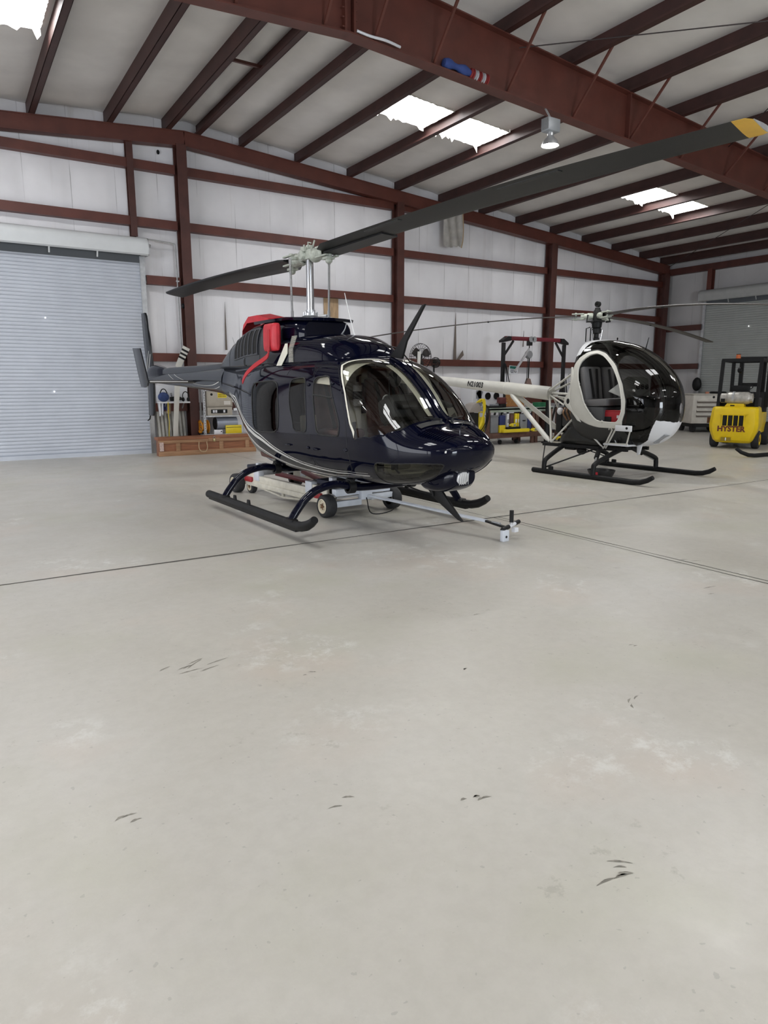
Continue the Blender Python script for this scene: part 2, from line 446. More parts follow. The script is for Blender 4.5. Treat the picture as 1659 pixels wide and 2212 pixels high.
# interior rigid frames
PURL_R = [5.52, 6.55] + [8.0+1.5*k for k in range(10)] + [22.7]
PURL_L = [4.74, 3.5] + [2.0-1.5*k for k in range(10)] + [-12.4]
def frame(y):
    for sg in (1, -1):
        x1 = RX + sg*17.6
        zb0, zb1 = 6.32, 5.32
        N_ = 12; mb = MB(); tw, tf, fw = 0.012, 0.02, 0.22
        a, b = Vector((RX, y, zb0)), Vector((x1, y, zb1))
        at, bt = Vector((RX, y, pb(RX)-0.012)), Vector((x1, y, pb(x1)-0.012))
        mb.add([a+Vector((0,-tw/2,0)), b+Vector((0,-tw/2,0)), bt+Vector((0,-tw/2,0)), at+Vector((0,-tw/2,0)),
                a+Vector((0,tw/2,0)), b+Vector((0,tw/2,0)), bt+Vector((0,tw/2,0)), at+Vector((0,tw/2,0))],
               [(0,1,2,3),(7,6,5,4),(0,4,5,1),(3,2,6,7),(0,3,7,4),(1,5,6,2)])
        mb.bar(a, b, fw, tf); mb.bar(at, bt, fw, tf)
        for k in (0.004, 0.33, 0.66):       # bolted splice plates
            q, qt = a.lerp(b, k), at.lerp(bt, k)
            mb.bar(q, qt, 0.20, 0.03, up=(1, 0, 0))
            if k < 0.1:
                for j in range(7):
                    c = q.lerp(qt, (j+0.6)/7.6)
                    for s in (-0.07, 0.07): mb.cyl(c+Vector((0.0, s, 0)), c+Vector((sg*0.045, s, 0)), 0.012, n=8)
        struct(mb, 'roof_beam', M_red2)
        mb = MB(); mb.bar((x1, y, 0), (x1, y, zb1), 0.22, 0.42, up=(1, 0, 0)); struct(mb, 'wall_column', M_red)
    for px in PURL_R[:-1] + PURL_L[:-1]:
        zb = 6.32 - 0.0568*abs(px-RX)
        struct(MB().bar((px+0.03, y-0.06, zb+0.03), (px+0.03, y-0.85, pb(px)+0.05), 0.035, 0.035), 'roof_beam', M_red2)
for y in (9.02, 1.27): frame(y)
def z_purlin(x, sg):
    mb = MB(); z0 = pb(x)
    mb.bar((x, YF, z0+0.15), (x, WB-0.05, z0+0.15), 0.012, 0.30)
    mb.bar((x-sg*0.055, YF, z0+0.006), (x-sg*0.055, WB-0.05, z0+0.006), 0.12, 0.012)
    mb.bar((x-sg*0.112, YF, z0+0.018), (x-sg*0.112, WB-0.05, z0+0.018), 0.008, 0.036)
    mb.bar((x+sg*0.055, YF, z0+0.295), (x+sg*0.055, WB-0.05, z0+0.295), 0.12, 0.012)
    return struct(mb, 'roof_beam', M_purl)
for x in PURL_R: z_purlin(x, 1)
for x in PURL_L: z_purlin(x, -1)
struct(MB().box((5.12, 12.7, pb(5.1)+0.06), (0.72, 0.05, 0.05)), 'roof_beam', M_red)
# brace rods
for p, q in (((14.0, 1.5, 6.40), (8.2, 8.9, 6.84)), ((8.2, 1.5, 6.80), (14.0, 8.9, 6.38)), ((17.2, 9.2, 6.1), (22.6, 16.3, 5.75))):
    struct(MB().cyl(p, q, 0.009, n=8), 'roof_beam', P('dark_rod', (0.05, 0.04, 0.04), 0.5, 0.6))

# --- ceiling: blanket bays sagging between purlins, holes at the skylights
def ceil_mat():
    m = P('ceiling_blanket', (0.76, 0.74, 0.72), 0.5, noise=0.10, nscale=1.2, bump=0.25, bscale=4.0)
    return m
SKY_Y = [(12.05, 13.15), (4.3, 5.4), (-3.4, -2.3), (-11.2, -10.1)]
SKY_X = [(8.16, 9.40), (9.68, 10.92), (15.66, 16.9), (17.16, 18.3), (0.62, 1.88), (-0.9, 0.4), (-7.0, -5.7), (-8.5, -7.2)]
def ceiling(xs, name):
    xs = sorted(xs); mb = MB(); NU = 8
    ys = sorted(set([YF] + [round(v, 3) for v in np.arange(YF+0.2, WB, 0.305)] + [WB-0.5, WB-0.25, WB-0.1, WB] + [y for q in SKY_Y for y in q]))
    for a, b in zip(xs[:-1], xs[1:]):
        if b - a < 0.3: continue
        us = sorted(set([a + (b-a)*k/NU for k in range(NU+1)] + [x for q in SKY_X for x in q if a < x < b]))
        vs = []; fs = []
        for y in ys:
            for x in us:
                t = (x-a)/(b-a)
                sag = 0.075*(1-abs(2*t-1)**2.2)*(0.6+0.4*abs(math.sin(PI*(y+0.4)/1.22))**0.7)
                end = max(0.0, 1-(WB-0.12-y)/0.6)           # the blanket tucks up at the end wall
                vs.append((x, y, pb(x)+0.275 - sag + 0.08*end**2*(1-abs(2*t-1)**2)))
        nu = len(us)
        for j in range(len(ys)-1):
            for i in range(nu-1):
                xm, ym = (us[i]+us[i+1])/2, (ys[j]+ys[j+1])/2
                if any(p < xm < q for p, q in SKY_X) and any(p < ym < q for p, q in SKY_Y): continue
                fs.append((j*nu+i, j*nu+i+1, (j+1)*nu+i+1, (j+1)*nu+i))
        mb.add(vs, fs)
    return struct(mb, name, ceil_mat(), angle=50, fix=False)
ceiling([RX] + PURL_R + [WR], 'ceiling')
ceiling([RX] + PURL_L + [XL], 'ceiling')
ro = MB()
# metal roof deck above the blanket, cut at the skylights
M_deck = P('roof_deck', (0.30, 0.30, 0.30), 0.4, 0.5)
for sg in (1, -1):
    xs = sorted(set([RX, RX+sg*18.4] + [v for q in SKY_X for v in q if (v-RX)*sg > 0]))
    ys = sorted(set([YF-.3, WB+.3] + [v for q in SKY_Y for v in q]))
    for i in range(len(xs)-1):
        for j in range(len(ys)-1):
            xm, ym = (xs[i]+xs[i+1])/2, (ys[j]+ys[j+1])/2
            if any(p < xm < q for p, q in SKY_X) and any(p < ym < q for p, q in SKY_Y): continue
            ro.add([(xs[i], ys[j], pb(xs[i])+.40), (xs[i+1], ys[j], pb(xs[i+1])+.40), (xs[i+1], ys[j+1], pb(xs[i+1])+.40), (xs[i], ys[j+1], pb(xs[i])+.40)], [(0, 1, 2, 3)])
struct(ro, 'roof', M_deck, smooth=False)
M_sky = EMIT('daylit_fibreglass', (0.98, 0.99, 1.0), SKYLIGHT_W)
M_scrim = P('torn_scrim', (0.72, 0.69, 0.64), 0.7)
wn = 0
for ya, yb in SKY_Y:
    for xa, xb in SKY_X:
        wn += 1
        n = 10; vs = []; fs = []
        for i in range(n+1):
            x = lerp(xa, xb, i/n); z = pb(x)+0.37+0.010*math.cos(i*PI)
            vs += [(x, ya, z), (x, yb, z)]
        fs = [(2*i, 2*i+1, 2*i+3, 2*i+2) for i in range(n)]
        o = MB().add(vs, fs).build('window_%d' % wn, M_sky, smooth=False, fix=False); o['kind'] = 'structure'
        # ragged edge of the cut blanket
        mb = MB()
        for (p, q) in (((xa, ya), (xb, ya)), ((xa, yb), (xb, yb)), ((xa, ya), (xa, yb)), ((xb, ya), (xb, yb))):
            m_ = 22; vs = []
            for k in range(m_+1):
                x = lerp(p[0], q[0], k/m_); y = lerp(p[1], q[1], k/m_)
                top = pb(x)+0.37; lo_ = ya if p[1] == q[1] == ya else None
                drop = ((0.03+0.09*random.random()**4) if p[1] > ya else 0.035+0.015*random.random()) if p[1] == q[1] else 0.02+0.012*random.random()
                if lo_ is None and p[1] == q[1] and k in (0, 1, m_-1, m_): drop += 0.06
                vs += [(x, y, top), (x+random.uniform(-.006, .006), y+random.uniform(-.008, .008), pb(x)+0.235-drop)]
            mb.add(vs, [(2*k, 2*k+1, 2*k+3, 2*k+2) for k in range(m_)])
        mb.build('frame', M_scrim, o, smooth=False, fix=False)

# --- rolling doors
M_slat = P('door_slat_white', (0.50, 0.53, 0.59), 0.38, 0.0, noise=0.06, nscale=2.0)
M_slat2 = P('door_slat_grey', (0.36, 0.375, 0.36), 0.45, 0.0, noise=0.08, nscale=2.0)
M_galv = P('galvanised', (0.55, 0.56, 0.57), 0.35, 0.7, noise=0.15, nscale=12)
M_hood = P('door_hood', (0.66, 0.68, 0.69), 0.4, 0.0, noise=0.08, nscale=2)
M_dark = P('black_rubber', (0.02, 0.02, 0.02), 0.7)
def roll_curtain(mb, u0, u1, z0, z1, to3d, pitch=0.0762):
    """interlocking curved slats"""
    zs = []; n = int((z1-z0)/pitch)
    prof = [(0.0, 0.0), (0.12, 0.006), (0.35, 0.011), (0.6, 0.011), (0.85, 0.006), (0.96, 0.0), (0.98, -0.003)]
    pts = []
    for i in range(n):
        for t, b in prof: pts.append((z1 - pitch*(i+t), b))
    pts.append((z0, 0.0))
    vs = []
    for z, b in pts: vs += [to3d(u0, z, b), to3d(u1, z, b)]
    mb.add(vs, [(2*i, 2*i+1, 2*i+3, 2*i+2) for i in range(len(pts)-1)])
def roll_door(name, u0, u1, ztop, to3d, mslat, hood_r, zc, mhood, tick):
    root = empty(name, to3d((u0+u1)/2, 0, 0)); root['kind'] = 'structure'
    inv = Matrix.Translation(-Vector(root.location))
    def B(mb, nm, mat, **k):
        mb.v = [tuple(inv @ Vector(v)) for v in mb.v]; return mb.build(nm, mat, root, **k)
    mb = MB(); roll_curtain(mb, u0, u1, 0.07, ztop, to3d); B(mb, 'curtain', mslat, angle=80, fix=False)
    mb = MB().bar(to3d(u0, 0.045, 0.0), to3d(u1, 0.045, 0.0), 0.07, 0.09); B(mb, 'bottom_bar', mslat)
    mb = MB().bar(to3d(u0, 0.012, 0.0), to3d(u1, 0.012, 0.0), 0.06, 0.024); B(mb, 'seal', M_dark)
    for u in (u0, u1):
        s = 1 if u == u1 else -1
        mb = MB(); mb.bar(to3d(u+s*0.04, 0, 0.03), to3d(u+s*0.04, ztop+0.1, 0.03), 0.10, 0.05, up=Vector(to3d(0, 0, 1))-Vector(to3d(0, 0, 0)))
        mb.bar(to3d(u-s*0.02, 0, 0.06), to3d(u-s*0.02, ztop+0.1, 0.06), 0.012, 0.03, up=Vector(to3d(0, 0, 1))-Vector(to3d(0, 0, 0)))
        z = 0.25
        while z < ztop:
            mb.cyl(to3d(u+s*0.045, z, 0.05), to3d(u+s*0.045, z, 0.068), 0.012, n=6); z += 0.36
        B(mb, 'guide_rail', M_galv)
    # hood: half round sheet over the barrel
    mb = MB(); vs = []; n = 14
    prof = [(-0.02, -hood_r*0.9), (hood_r*1.25, -hood_r*0.95), (hood_r*1.45, -hood_r*0.8)] + [(hood_r*0.75+hood_r*0.75*math.cos(t), hood_r*0.28+hood_r*0.72*math.sin(t)) for t in np.linspace(-0.3, PI/2, 8)] + [(-0.02, hood_r)]
    for d, z in prof: vs += [to3d(u0-0.12, zc+z, d+0.02), to3d(u1+0.12, zc+z, d+0.02)]
    mb.add(vs, [(2*i, 2*i+1, 2*i+3, 2*i+2) for i in range(1, len(prof)-1)])
    B(mb, 'hood', mhood, angle=30, fix=False)
    mb = MB()
    for u in (u0-0.12, u1+0.12):
        mb.prism([to3d(u, zc+z, d+0.02) for d, z in prof], Vector(to3d(0.02, 0, 0))-Vector(to3d(0, 0, 0)))
        mb.cyl(to3d(u-0.03, zc+0.05, hood_r*0.7), to3d(u+0.10, zc+0.05, hood_r*0.7), 0.03, n=10)
    B(mb, 'end_bracket', M_galv)
    mb = MB()
    for k in range(int((u1-u0)/tick)+1):
        u = u1-0.95-k*tick
        if u > u0: mb.bar(to3d(u, zc-hood_r*0.9, hood_r*1.38), to3d(u, zc-hood_r*1.5, hood_r*1.1), 0.03, 0.012)
    B(mb, 'hood_strap', mhood)
    # dark bar: shade at the barrel mouth put into its colour
    mb = MB().bar(to3d(u0, ztop+0.06, 0.0), to3d(u1, ztop+0.06, 0.0), 0.10, 0.20); B(mb, 'barrel', P('barrel_shade', (0.10, 0.11, 0.12), 0.6))
    return root, B
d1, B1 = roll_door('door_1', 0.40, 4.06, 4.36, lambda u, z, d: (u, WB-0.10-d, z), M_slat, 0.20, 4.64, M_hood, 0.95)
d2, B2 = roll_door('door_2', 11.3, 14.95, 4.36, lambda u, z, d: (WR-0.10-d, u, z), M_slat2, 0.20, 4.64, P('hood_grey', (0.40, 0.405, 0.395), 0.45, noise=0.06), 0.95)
# little daylight holes punched in the curtains
hole = EMIT('pinhole_daylight', (1.0, 1.0, 1.0), 3.0)
def speckle(B, pts, nm='pinhole'):
    for p in pts: B(MB().ball(p, 0.014, 8, 6), nm, hole)
speckle(B1, [(2.0, WB-0.13, 3.02), (2.05, WB-0.13, 1.46)])
speckle(B2, [(WR-0.13, 13.33, 3.52)])

# scuffs and tyre marks on the slab
M_scuff = P('rubber_scuff', (0.24, 0.225, 0.19), 0.7, noise=0.4, nscale=40)
rnd = random.Random(3)
for (x, y, r0, n) in ((1.65, 1.90, 0.05, 5), (1.08, 3.80, 0.16, 8), (1.62, 3.34, 0.05, 3), (3.52, 2.62, 0.05, 2), (0.42, 2.51, 0.06, 3), (1.80, 1.30, 0.10, 6), (5.12, 3.05, 0.16, 2), (5.73, 3.70, 0.14, 3), (1.2, 2.2, 0.10, 2), (2.9, 2.1, 0.08, 3), (0.35, 1.45, 0.05, 2), (2.4, 2.9, 0.05, 2), (3.1, 3.6, 0.05, 2), (0.75, 1.28, 0.04, 2)):
    mb = MB(); th0 = rnd.uniform(-.5, .5)
    for k in range(n):
        a, L_ = th0+rnd.uniform(-.35, .35), r0*rnd.uniform(.4, 1.0); c = Vector((x+rnd.uniform(-1, 1)*r0, y+rnd.uniform(-.5, .5)*r0, 0.0013)); d = Vector((math.cos(a), math.sin(a), 0)); s_ = Vector((-d.y, d.x, 0)); vs = []
        for i in range(7):
            t = i/6; w_ = 0.012*math.sin(PI*min(max(t, .04), .96))*rnd.uniform(.4, 1.2); q = c+d*L_*(t-.5)+s_*0.006*math.sin(t*3)
            vs += [q-s_*w_/2, q+s_*w_/2]
        mb.add(vs, [(2*i, 2*i+2, 2*i+3, 2*i+1) for i in range(6)])
    struct(mb, 'floor_marking', M_scuff, smooth=False, fix=False)
# ================================================================== helper: lofted skins
def table_fn(tab):
    """smooth (monotone cubic) interpolation of station rows [u, ...]"""
    T = np.array(sorted(tab), float); x = T[:, 0]; Y = T[:, 1:]
    h = np.diff(x); d = np.diff(Y, axis=0)/h[:, None]
    m = np.zeros_like(Y); m[0] = d[0]; m[-1] = d[-1]
    for i in range(1, len(x)-1):
        ok = d[i-1]*d[i] > 0
        w1, w2 = 2*h[i]+h[i-1], h[i]+2*h[i-1]
        with np.errstate(divide='ignore', invalid='ignore'):
            hm = (w1+w2)/(w1/d[i-1]+w2/d[i])
        m[i] = np.where(ok, hm, 0)
    def f(u):
        u = np.clip(np.asarray(u, float), x[0], x[-1])
        i = np.clip(np.searchsorted(x, u)-1, 0, len(x)-2)
        t = ((u-x[i])/h[i])[..., None]; hh = h[i][..., None]
        return ((1+2*t)*(1-t)**2*Y[i] + t*(1-t)**2*hh*m[i] + t*t*(3-2*t)*Y[i+1] + t*t*(t-1)*hh*m[i+1])
    return f
def surf(fn, u, tau, off=0.0):
    """point on the skin: station u, tau degrees from the top (0) over the side (90) to the keel (180)"""
    u, tau = np.broadcast_arrays(np.asarray(u, float), np.asarray(tau, float))
    p = fn(u); zb, zt, zc, hw, nt, nb = [p[..., k] for k in range(6)]
    a = np.radians(np.abs(tau)); s = np.sign(tau)
    up = np.abs(tau) <= 90
    n = np.where(up, nt, nb)
    cs = np.abs(np.sin(a))**(2/n); cz = np.abs(np.cos(a))**(2/n)
    y = s*(hw+off)*cs
    z = np.where(up, zc + (zt-zc+off)*cz, zc - (zc-zb+off)*cz)
    return np.stack([u, y, z], -1)
# fuselage stations: u, keel z, top z, widest z, half width, upper and lower exponent
H1 = [
 (3.21, 0.97, 1.05, 1.01, 0.09, 2.0, 2.0),
 (3.18, 0.90, 1.10, 1.00, 0.22, 2.1, 2.0),
 (3.105, 0.82, 1.145, 0.99, 0.34, 2.2, 2.1),
 (2.98, 0.75, 1.19, 0.985, 0.435, 2.4, 2.2),
 (2.82, 0.69, 1.235, 0.98, 0.51, 2.6, 2.3),
 (2.66, 0.645, 1.33, 0.98, 0.57, 2.8, 2.4),
 (2.40, 0.60, 1.58, 1.02, 0.63, 3.0, 2.5),
 (2.10, 0.57, 1.79, 1.08, 0.665, 3.1, 2.6),
 (1.80, 0.55, 1.905, 1.12, 0.675, 3.2, 2.7),
 (1.50, 0.53, 1.955, 1.14, 0.675, 3.2, 2.8),
 (1.00, 0.52, 1.975, 1.15, 0.680, 3.3, 2.8),
 (0.30, 0.52, 1.975, 1.15, 0.680, 3.3, 2.8),
 (-0.30, 0.53, 1.975, 1.15, 0.665, 3.3, 2.7),
 (-0.65, 0.57, 1.970, 1.17, 0.620, 3.2, 2.6),
 (-1.00, 0.70, 1.965, 1.22, 0.550, 3.0, 2.5),
 (-1.40, 0.92, 1.960, 1.32, 0.450, 2.8, 2.4),
 (-1.90, 1.17, 1.950, 1.47, 0.330, 2.5, 2.3),
 (-2.40, 1.35, 1.940, 1.60, 0.240, 2.2, 2.2),
 (-2.80, 1.44, 1.930, 1.68, 0.205, 2.0, 2.0),
]
def in_poly(q, poly):
    x, y = q[..., 0], q[..., 1]; r = np.zeros(x.shape, bool); n = len(poly)
    for i in range(n):
        (x0, y0), (x1, y1) = poly[i], poly[(i+1) % n]
        c = (y0 > y) != (y1 > y)
        with np.errstate(divide='ignore', invalid='ignore'):
            r ^= c & (x < (x1-x0)*(y-y0)/(y1-y0+1e-30)+x0)
    return r
def closest(q, poly):
    """closest point on polygon outline"""
    best = np.full(q.shape[:-1], 1e9); pt = np.zeros_like(q); n = len(poly)
    for i in range(n):
        a, b = np.array(poly[i], float), np.array(poly[(i+1) % n], float); ab = b-a
        t = np.clip(((q-a)@ab)/max(ab@ab, 1e-12), 0, 1); c = a+t[..., None]*ab
        d = np.hypot(*(np.moveaxis(q-c, -1, 0)))
        m = d < best; best = np.where(m, d, best); pt = np.where(m[..., None], c, pt)
    return best, pt
KT = 0.0125                                     # metres per degree, for measuring in (u, tau)
def round_poly(poly, n=5, k=0.28):
    """round the corners of a polygon"""
    out = []; m = len(poly)
    for i in range(m):
        p0, p1, p2 = (np.array(poly[(i+j) % m], float) for j in (-1, 0, 1))
        a, b = p1+(p0-p1)*k, p1+(p2-p1)*k
        for j in range(n+1):
            t = j/n; out.append(tuple((1-t)**2*a+2*t*(1-t)*p1+t*t*b))
    return out
def skin_mesh(fn, us, taus, regions):
    """grid skin; regions = [(name, polygon in (u, |tau|), sign)], later ones win. Returns {name: (verts, faces)}"""
    U, T = np.meshgrid(np.array(us, float), np.array(taus, float), indexing='ij')
    du, dt = (us[1]-us[0]), (taus[1]-taus[0])
    Q = np.stack([U, T], -1); moved = np.zeros(U.shape, bool)
    for nm, poly, sg in regions[::-1]:
        P2 = [(a, b*KT) for a, b in poly]
        q = np.stack([Q[..., 0], Q[..., 1]*sg*KT], -1)
        d, c = closest(q, P2)
        m = (d < 0.6*max(du, dt*KT)) & ~moved & (Q[..., 1]*sg >= 0)
        m[0, :] = m[-1, :] = False
        Q[m] = np.stack([c[m][:, 0], c[m][:, 1]/KT*sg], -1); moved |= m
    X = surf(fn, Q[..., 0], Q[..., 1])
    ni, nj = U.shape
    cen = (Q[:-1, :-1]+Q[1:, :-1]+Q[:-1, 1:]+Q[1:, 1:])/4
    lab = np.zeros((ni-1, nj-1), int)
    for k, (nm, poly, sg) in enumerate(regions):
        q = np.stack([cen[..., 0], cen[..., 1]*sg], -1)
        lab[in_poly(q, poly) & (cen[..., 1]*sg > 0)] = k+1
    out = {}
    names = ['body']+[r[0] for r in regions]
    flat = X.reshape(-1, 3)
    for k in range(len(names)):
        I, J = np.nonzero(lab == k)
        if not len(I): continue
        f = np.stack([I*nj+J, I*nj+J+1, (I+1)*nj+J+1, (I+1)*nj+J], -1)
        ids, inv = np.unique(f, return_inverse=True); f = inv.reshape(f.shape)
        key = names[k] + ('' if k == 0 else ('R' if regions[k-1][2] < 0 else 'L'))
        out[key] = (flat[ids].tolist(), f.tolist())
    return out
def mesh_from(name, vf, mat, parent, angle=40, weld=True, flip=True):
    me = bpy.data.meshes.new(name); me.from_pydata(vf[0], [], [tuple(f) for f in vf[1]])
    bm = bmesh.new(); bm.from_mesh(me)
    if weld: bmesh.ops.remove_doubles(bm, verts=bm.verts, dist=1e-5)
    if flip: bmesh.ops.reverse_faces(bm, faces=bm.faces)
    bm.to_mesh(me); bm.free()
    return link(name, me, mat, parent, True, angle)
def ribbon(mb, fn, path, wd, off, sg=-1, closed=False, n=4):
    """strip laid on the skin along (u, tau) path, wd metres wide"""
    pts = []; m = len(path)
    for i in range(m if closed else m-1):
        a, b = np.array(path[i]), np.array(path[(i+1) % m])
        for k in range(n): pts.append(a+(b-a)*k/n)
    if not closed: pts.append(np.array(path[-1]))
    pts = np.array(pts); M_ = len(pts)
    t = (np.roll(pts, -1, 0)-np.roll(pts, 1, 0)) if closed else np.gradient(pts, axis=0)
    t = t*np.array([1, KT]); t /= np.maximum(np.linalg.norm(t, axis=1), 1e-9)[:, None]
    nr = np.stack([-t[:, 1], t[:, 0]/KT], -1)
    wds = wd if hasattr(wd, '__len__') else [wd]*M_
    wds = np.interp(np.linspace(0, 1, M_), np.linspace(0, 1, len(wds)), wds)[:, None]
    L_, R_ = pts+nr*wds/2, pts-nr*wds/2
    A = surf(fn, L_[:, 0], sg*np.abs(L_[:, 1]), off); B = surf(fn, R_[:, 0], sg*np.abs(R_[:, 1]), off)
    vs = [tuple(v) for p in zip(A, B) for v in p]
    mb.add(vs, [(2*i, 2*i+1, 2*((i+1) % M_)+1, 2*((i+1) % M_)) for i in range(M_ if closed else M_-1)])
    return mb
def patch(mb, fn, u0, u1, t0, t1, off, sg=-1, n=6, skew=0.0):
    us = np.linspace(u0, u1, n+1); ts = np.linspace(t0, t1, n+1)
    U, T = np.meshgrid(us, ts, indexing='ij'); U = U + skew*(T-t0)/(t1-t0)
    X = surf(fn, U, sg*T, off).reshape(-1, 3); m = n+1
    return mb.add(X.tolist(), [(i*m+j, i*m+j+1, (i+1)*m+j+1, (i+1)*m+j) for i in range(n) for j in range(n)])
def edge_tube(mb, fn, path, r, off, sg=-1, closed=True, n=6):
    q = []
    m = len(path)
    for i in range(m if closed else m-1):
        a, b = np.array(path[i]), np.array(path[(i+1) % m])
        for k in range(3): q.append(a+(b-a)*k/3)
    if not closed: q.append(np.array(path[-1]))
    q = np.array(q)
    return mb.tube(surf(fn, q[:, 0], sg*q[:, 1], off).tolist(), r, n, closed=closed)
def loft(fn, u0, u1, nu, nt=72, cap=True):
    """closed body of revolution-like sections"""
    us = np.linspace(u0, u1, nu); ts = np.linspace(-180, 180, nt, endpoint=False)
    X = surf(fn, us[:, None], ts[None, :]).reshape(-1, 3).tolist(); mb = MB()
    fs = [(i*nt+j, i*nt+(j+1) % nt, (i+1)*nt+(j+1) % nt, (i+1)*nt+j) for i in range(nu-1) for j in range(nt)]
    if cap: fs += [tuple(range(nt)), tuple((nu-1)*nt+j for j in range(nt-1, -1, -1))]
    return mb.add(X, fs)
def airfoil_blade(mb, rs, chord, twist, zf, le, th=0.12, yoff=0.25, axis=1):
    """blade along local +x; le = +1 when the leading edge is towards +y. twist(r) in degrees raises the leading edge"""
    prof = [(0.0, 0.0), (0.02, 0.3), (0.08, 0.46), (0.22, 0.5), (0.45, 0.42), (0.75, 0.2), (1.0, 0.015)]
    loop = [(c, t) for c, t in prof] + [(c, -t) for c, t in prof[::-1][:-1]]
    vs = []; m = len(loop)
    for r in rs:
        ch = chord(r); a = math.radians(twist(r)); z0 = zf(r)
        for c, t in loop:
            y = (yoff - c)*ch; z = t*th*ch*2*0.5
            y, z = y*math.cos(a)-z*math.sin(a), y*math.sin(a)+z*math.cos(a)
            vs.append((r, le*y, z0+z))
    n = len(rs)
    fs = [(i*m+j, i*m+(j+1) % m, (i+1)*m+(j+1) % m, (i+1)*m+j) for i in range(n-1) for j in range(m)]
    fs += [tuple(range(m-1, -1, -1)), tuple((n-1)*m+j for j in range(m))]
    return mb.add(vs, fs)
# ================================================================== the dark helicopter
M_navy = P('navy_gloss_paint', (0.0020, 0.0026, 0.0100), 0.05, spec=0.25)
M_navy_in = P('cabin_black_trim', (0.012, 0.011, 0.011), 0.6)
M_black = P('satin_black', (0.0075, 0.0075, 0.008), 0.5, noise=0.2, nscale=10, spec=0.3)
M_blade = P('blade_grey_black', (0.010, 0.0105, 0.011), 0.45, noise=0.12, nscale=3, spec=0.3)
M_yellow = P('signal_yellow', (0.72, 0.42, 0.03), 0.4, noise=0.08)
M_silver = P('stripe_silver', (0.60, 0.59, 0.56), 0.35)
M_cream = P('cream_trim', (0.72, 0.70, 0.60), 0.5, noise=0.06)
M_alu = P('bright_steel', (0.62, 0.63, 0.65), 0.22, 1.0)
M_hub = P('pale_green_primer', (0.44, 0.47, 0.41), 0.45, 0.1, noise=0.18, nscale=30)
M_leather = P('oxblood_leather', (0.085, 0.032, 0.026), 0.5, noise=0.2, nscale=14, bump=0.15, bscale=90)
M_red_cov = P('red_vinyl_cover', (0.50, 0.016, 0.028), 0.45, noise=0.12, nscale=10, bump=0.3, bscale=16)
G_wind = GLASS('windshield_acrylic', (0.90, 0.91, 0.87), 1.15)
G_door = GLASS('door_window_tint', (0.86, 0.85, 0.82), 0.8)
G_dark = GLASS('dark_window_tint', (0.30, 0.30, 0.27), 0.6)
G_rear = GLASS('rear_window_tint', (0.035, 0.035, 0.035), 0.55)
G_chin = GLASS('chin_window_tint', (0.20, 0.20, 0.17), 1.0)
HEAD = -PI/2 + math.radians(2.0)
H = empty('helicopter', (4.09, 8.18, 0), HEAD)
tag(H, 'glossy dark navy helicopter with silver side stripes and two clear windshields over a dolly', 'helicopter')
f1 = table_fn(H1)
W_WS = [(1.58,38),(1.61,30),(1.68,22),(1.75,14),(1.84,5),(1.92,3),(2.12,2.4),(2.33,2.4),(2.49,2.6),(2.60,3.0),(2.68,4),(2.715,10),(2.72,18),(2.70,45),(2.68,58),(2.53,79),(2.36,87),(2.10,90.5),(2.01,86),(1.87,67),(1.70,51)]
W_CREW = round_poly([(1.19,58),(1.49,53.5),(1.66,74),(1.86,91),(1.31,92.5),(1.24,76)])
W_MID = round_poly([(0.63,60),(0.99,57.5),(1.08,80),(1.10,92),(0.78,92),(0.67,83)])
W_REAR = round_poly([(-0.52,64),(0.30,61),(0.41,94),(-0.44,97)])
W_CHIN = round_poly([(2.40,106),(2.6,104),(2.90,105.5),(3.09,116),(3.095,128),(2.97,147),(2.82,155),(2.58,156),(2.29,156),(2.28,139),(2.34,118)], 3, 0.4)
D_CREW = round_poly([(1.17,44),(1.56,41),(1.78,62),(1.96,90),(1.97,112),(1.90,128),(1.17,128)], 4, 0.15)
D_PASS = round_poly([(0.49,44),(1.14,44),(1.14,128),(0.49,128)], 4, 0.12)
regs = []
for sg in (-1, 1):
    regs += [('crew_door', D_CREW, sg), ('passenger_door', D_PASS, sg), ('windshield', W_WS, sg), ('crew_window', W_CREW, sg), ('mid_window', W_MID, sg), ('rear_window', W_REAR, sg), ('chin_window', W_CHIN, sg)]
us = np.concatenate([np.linspace(-2.8, -0.75, 70), np.linspace(-0.72, 2.80, 236), np.linspace(2.815, 3.21, 40)])
sk = skin_mesh(f1, us, np.linspace(-180, 180, 289), regs)
body = mesh_from('fuselage', sk['body'], M_navy, H)
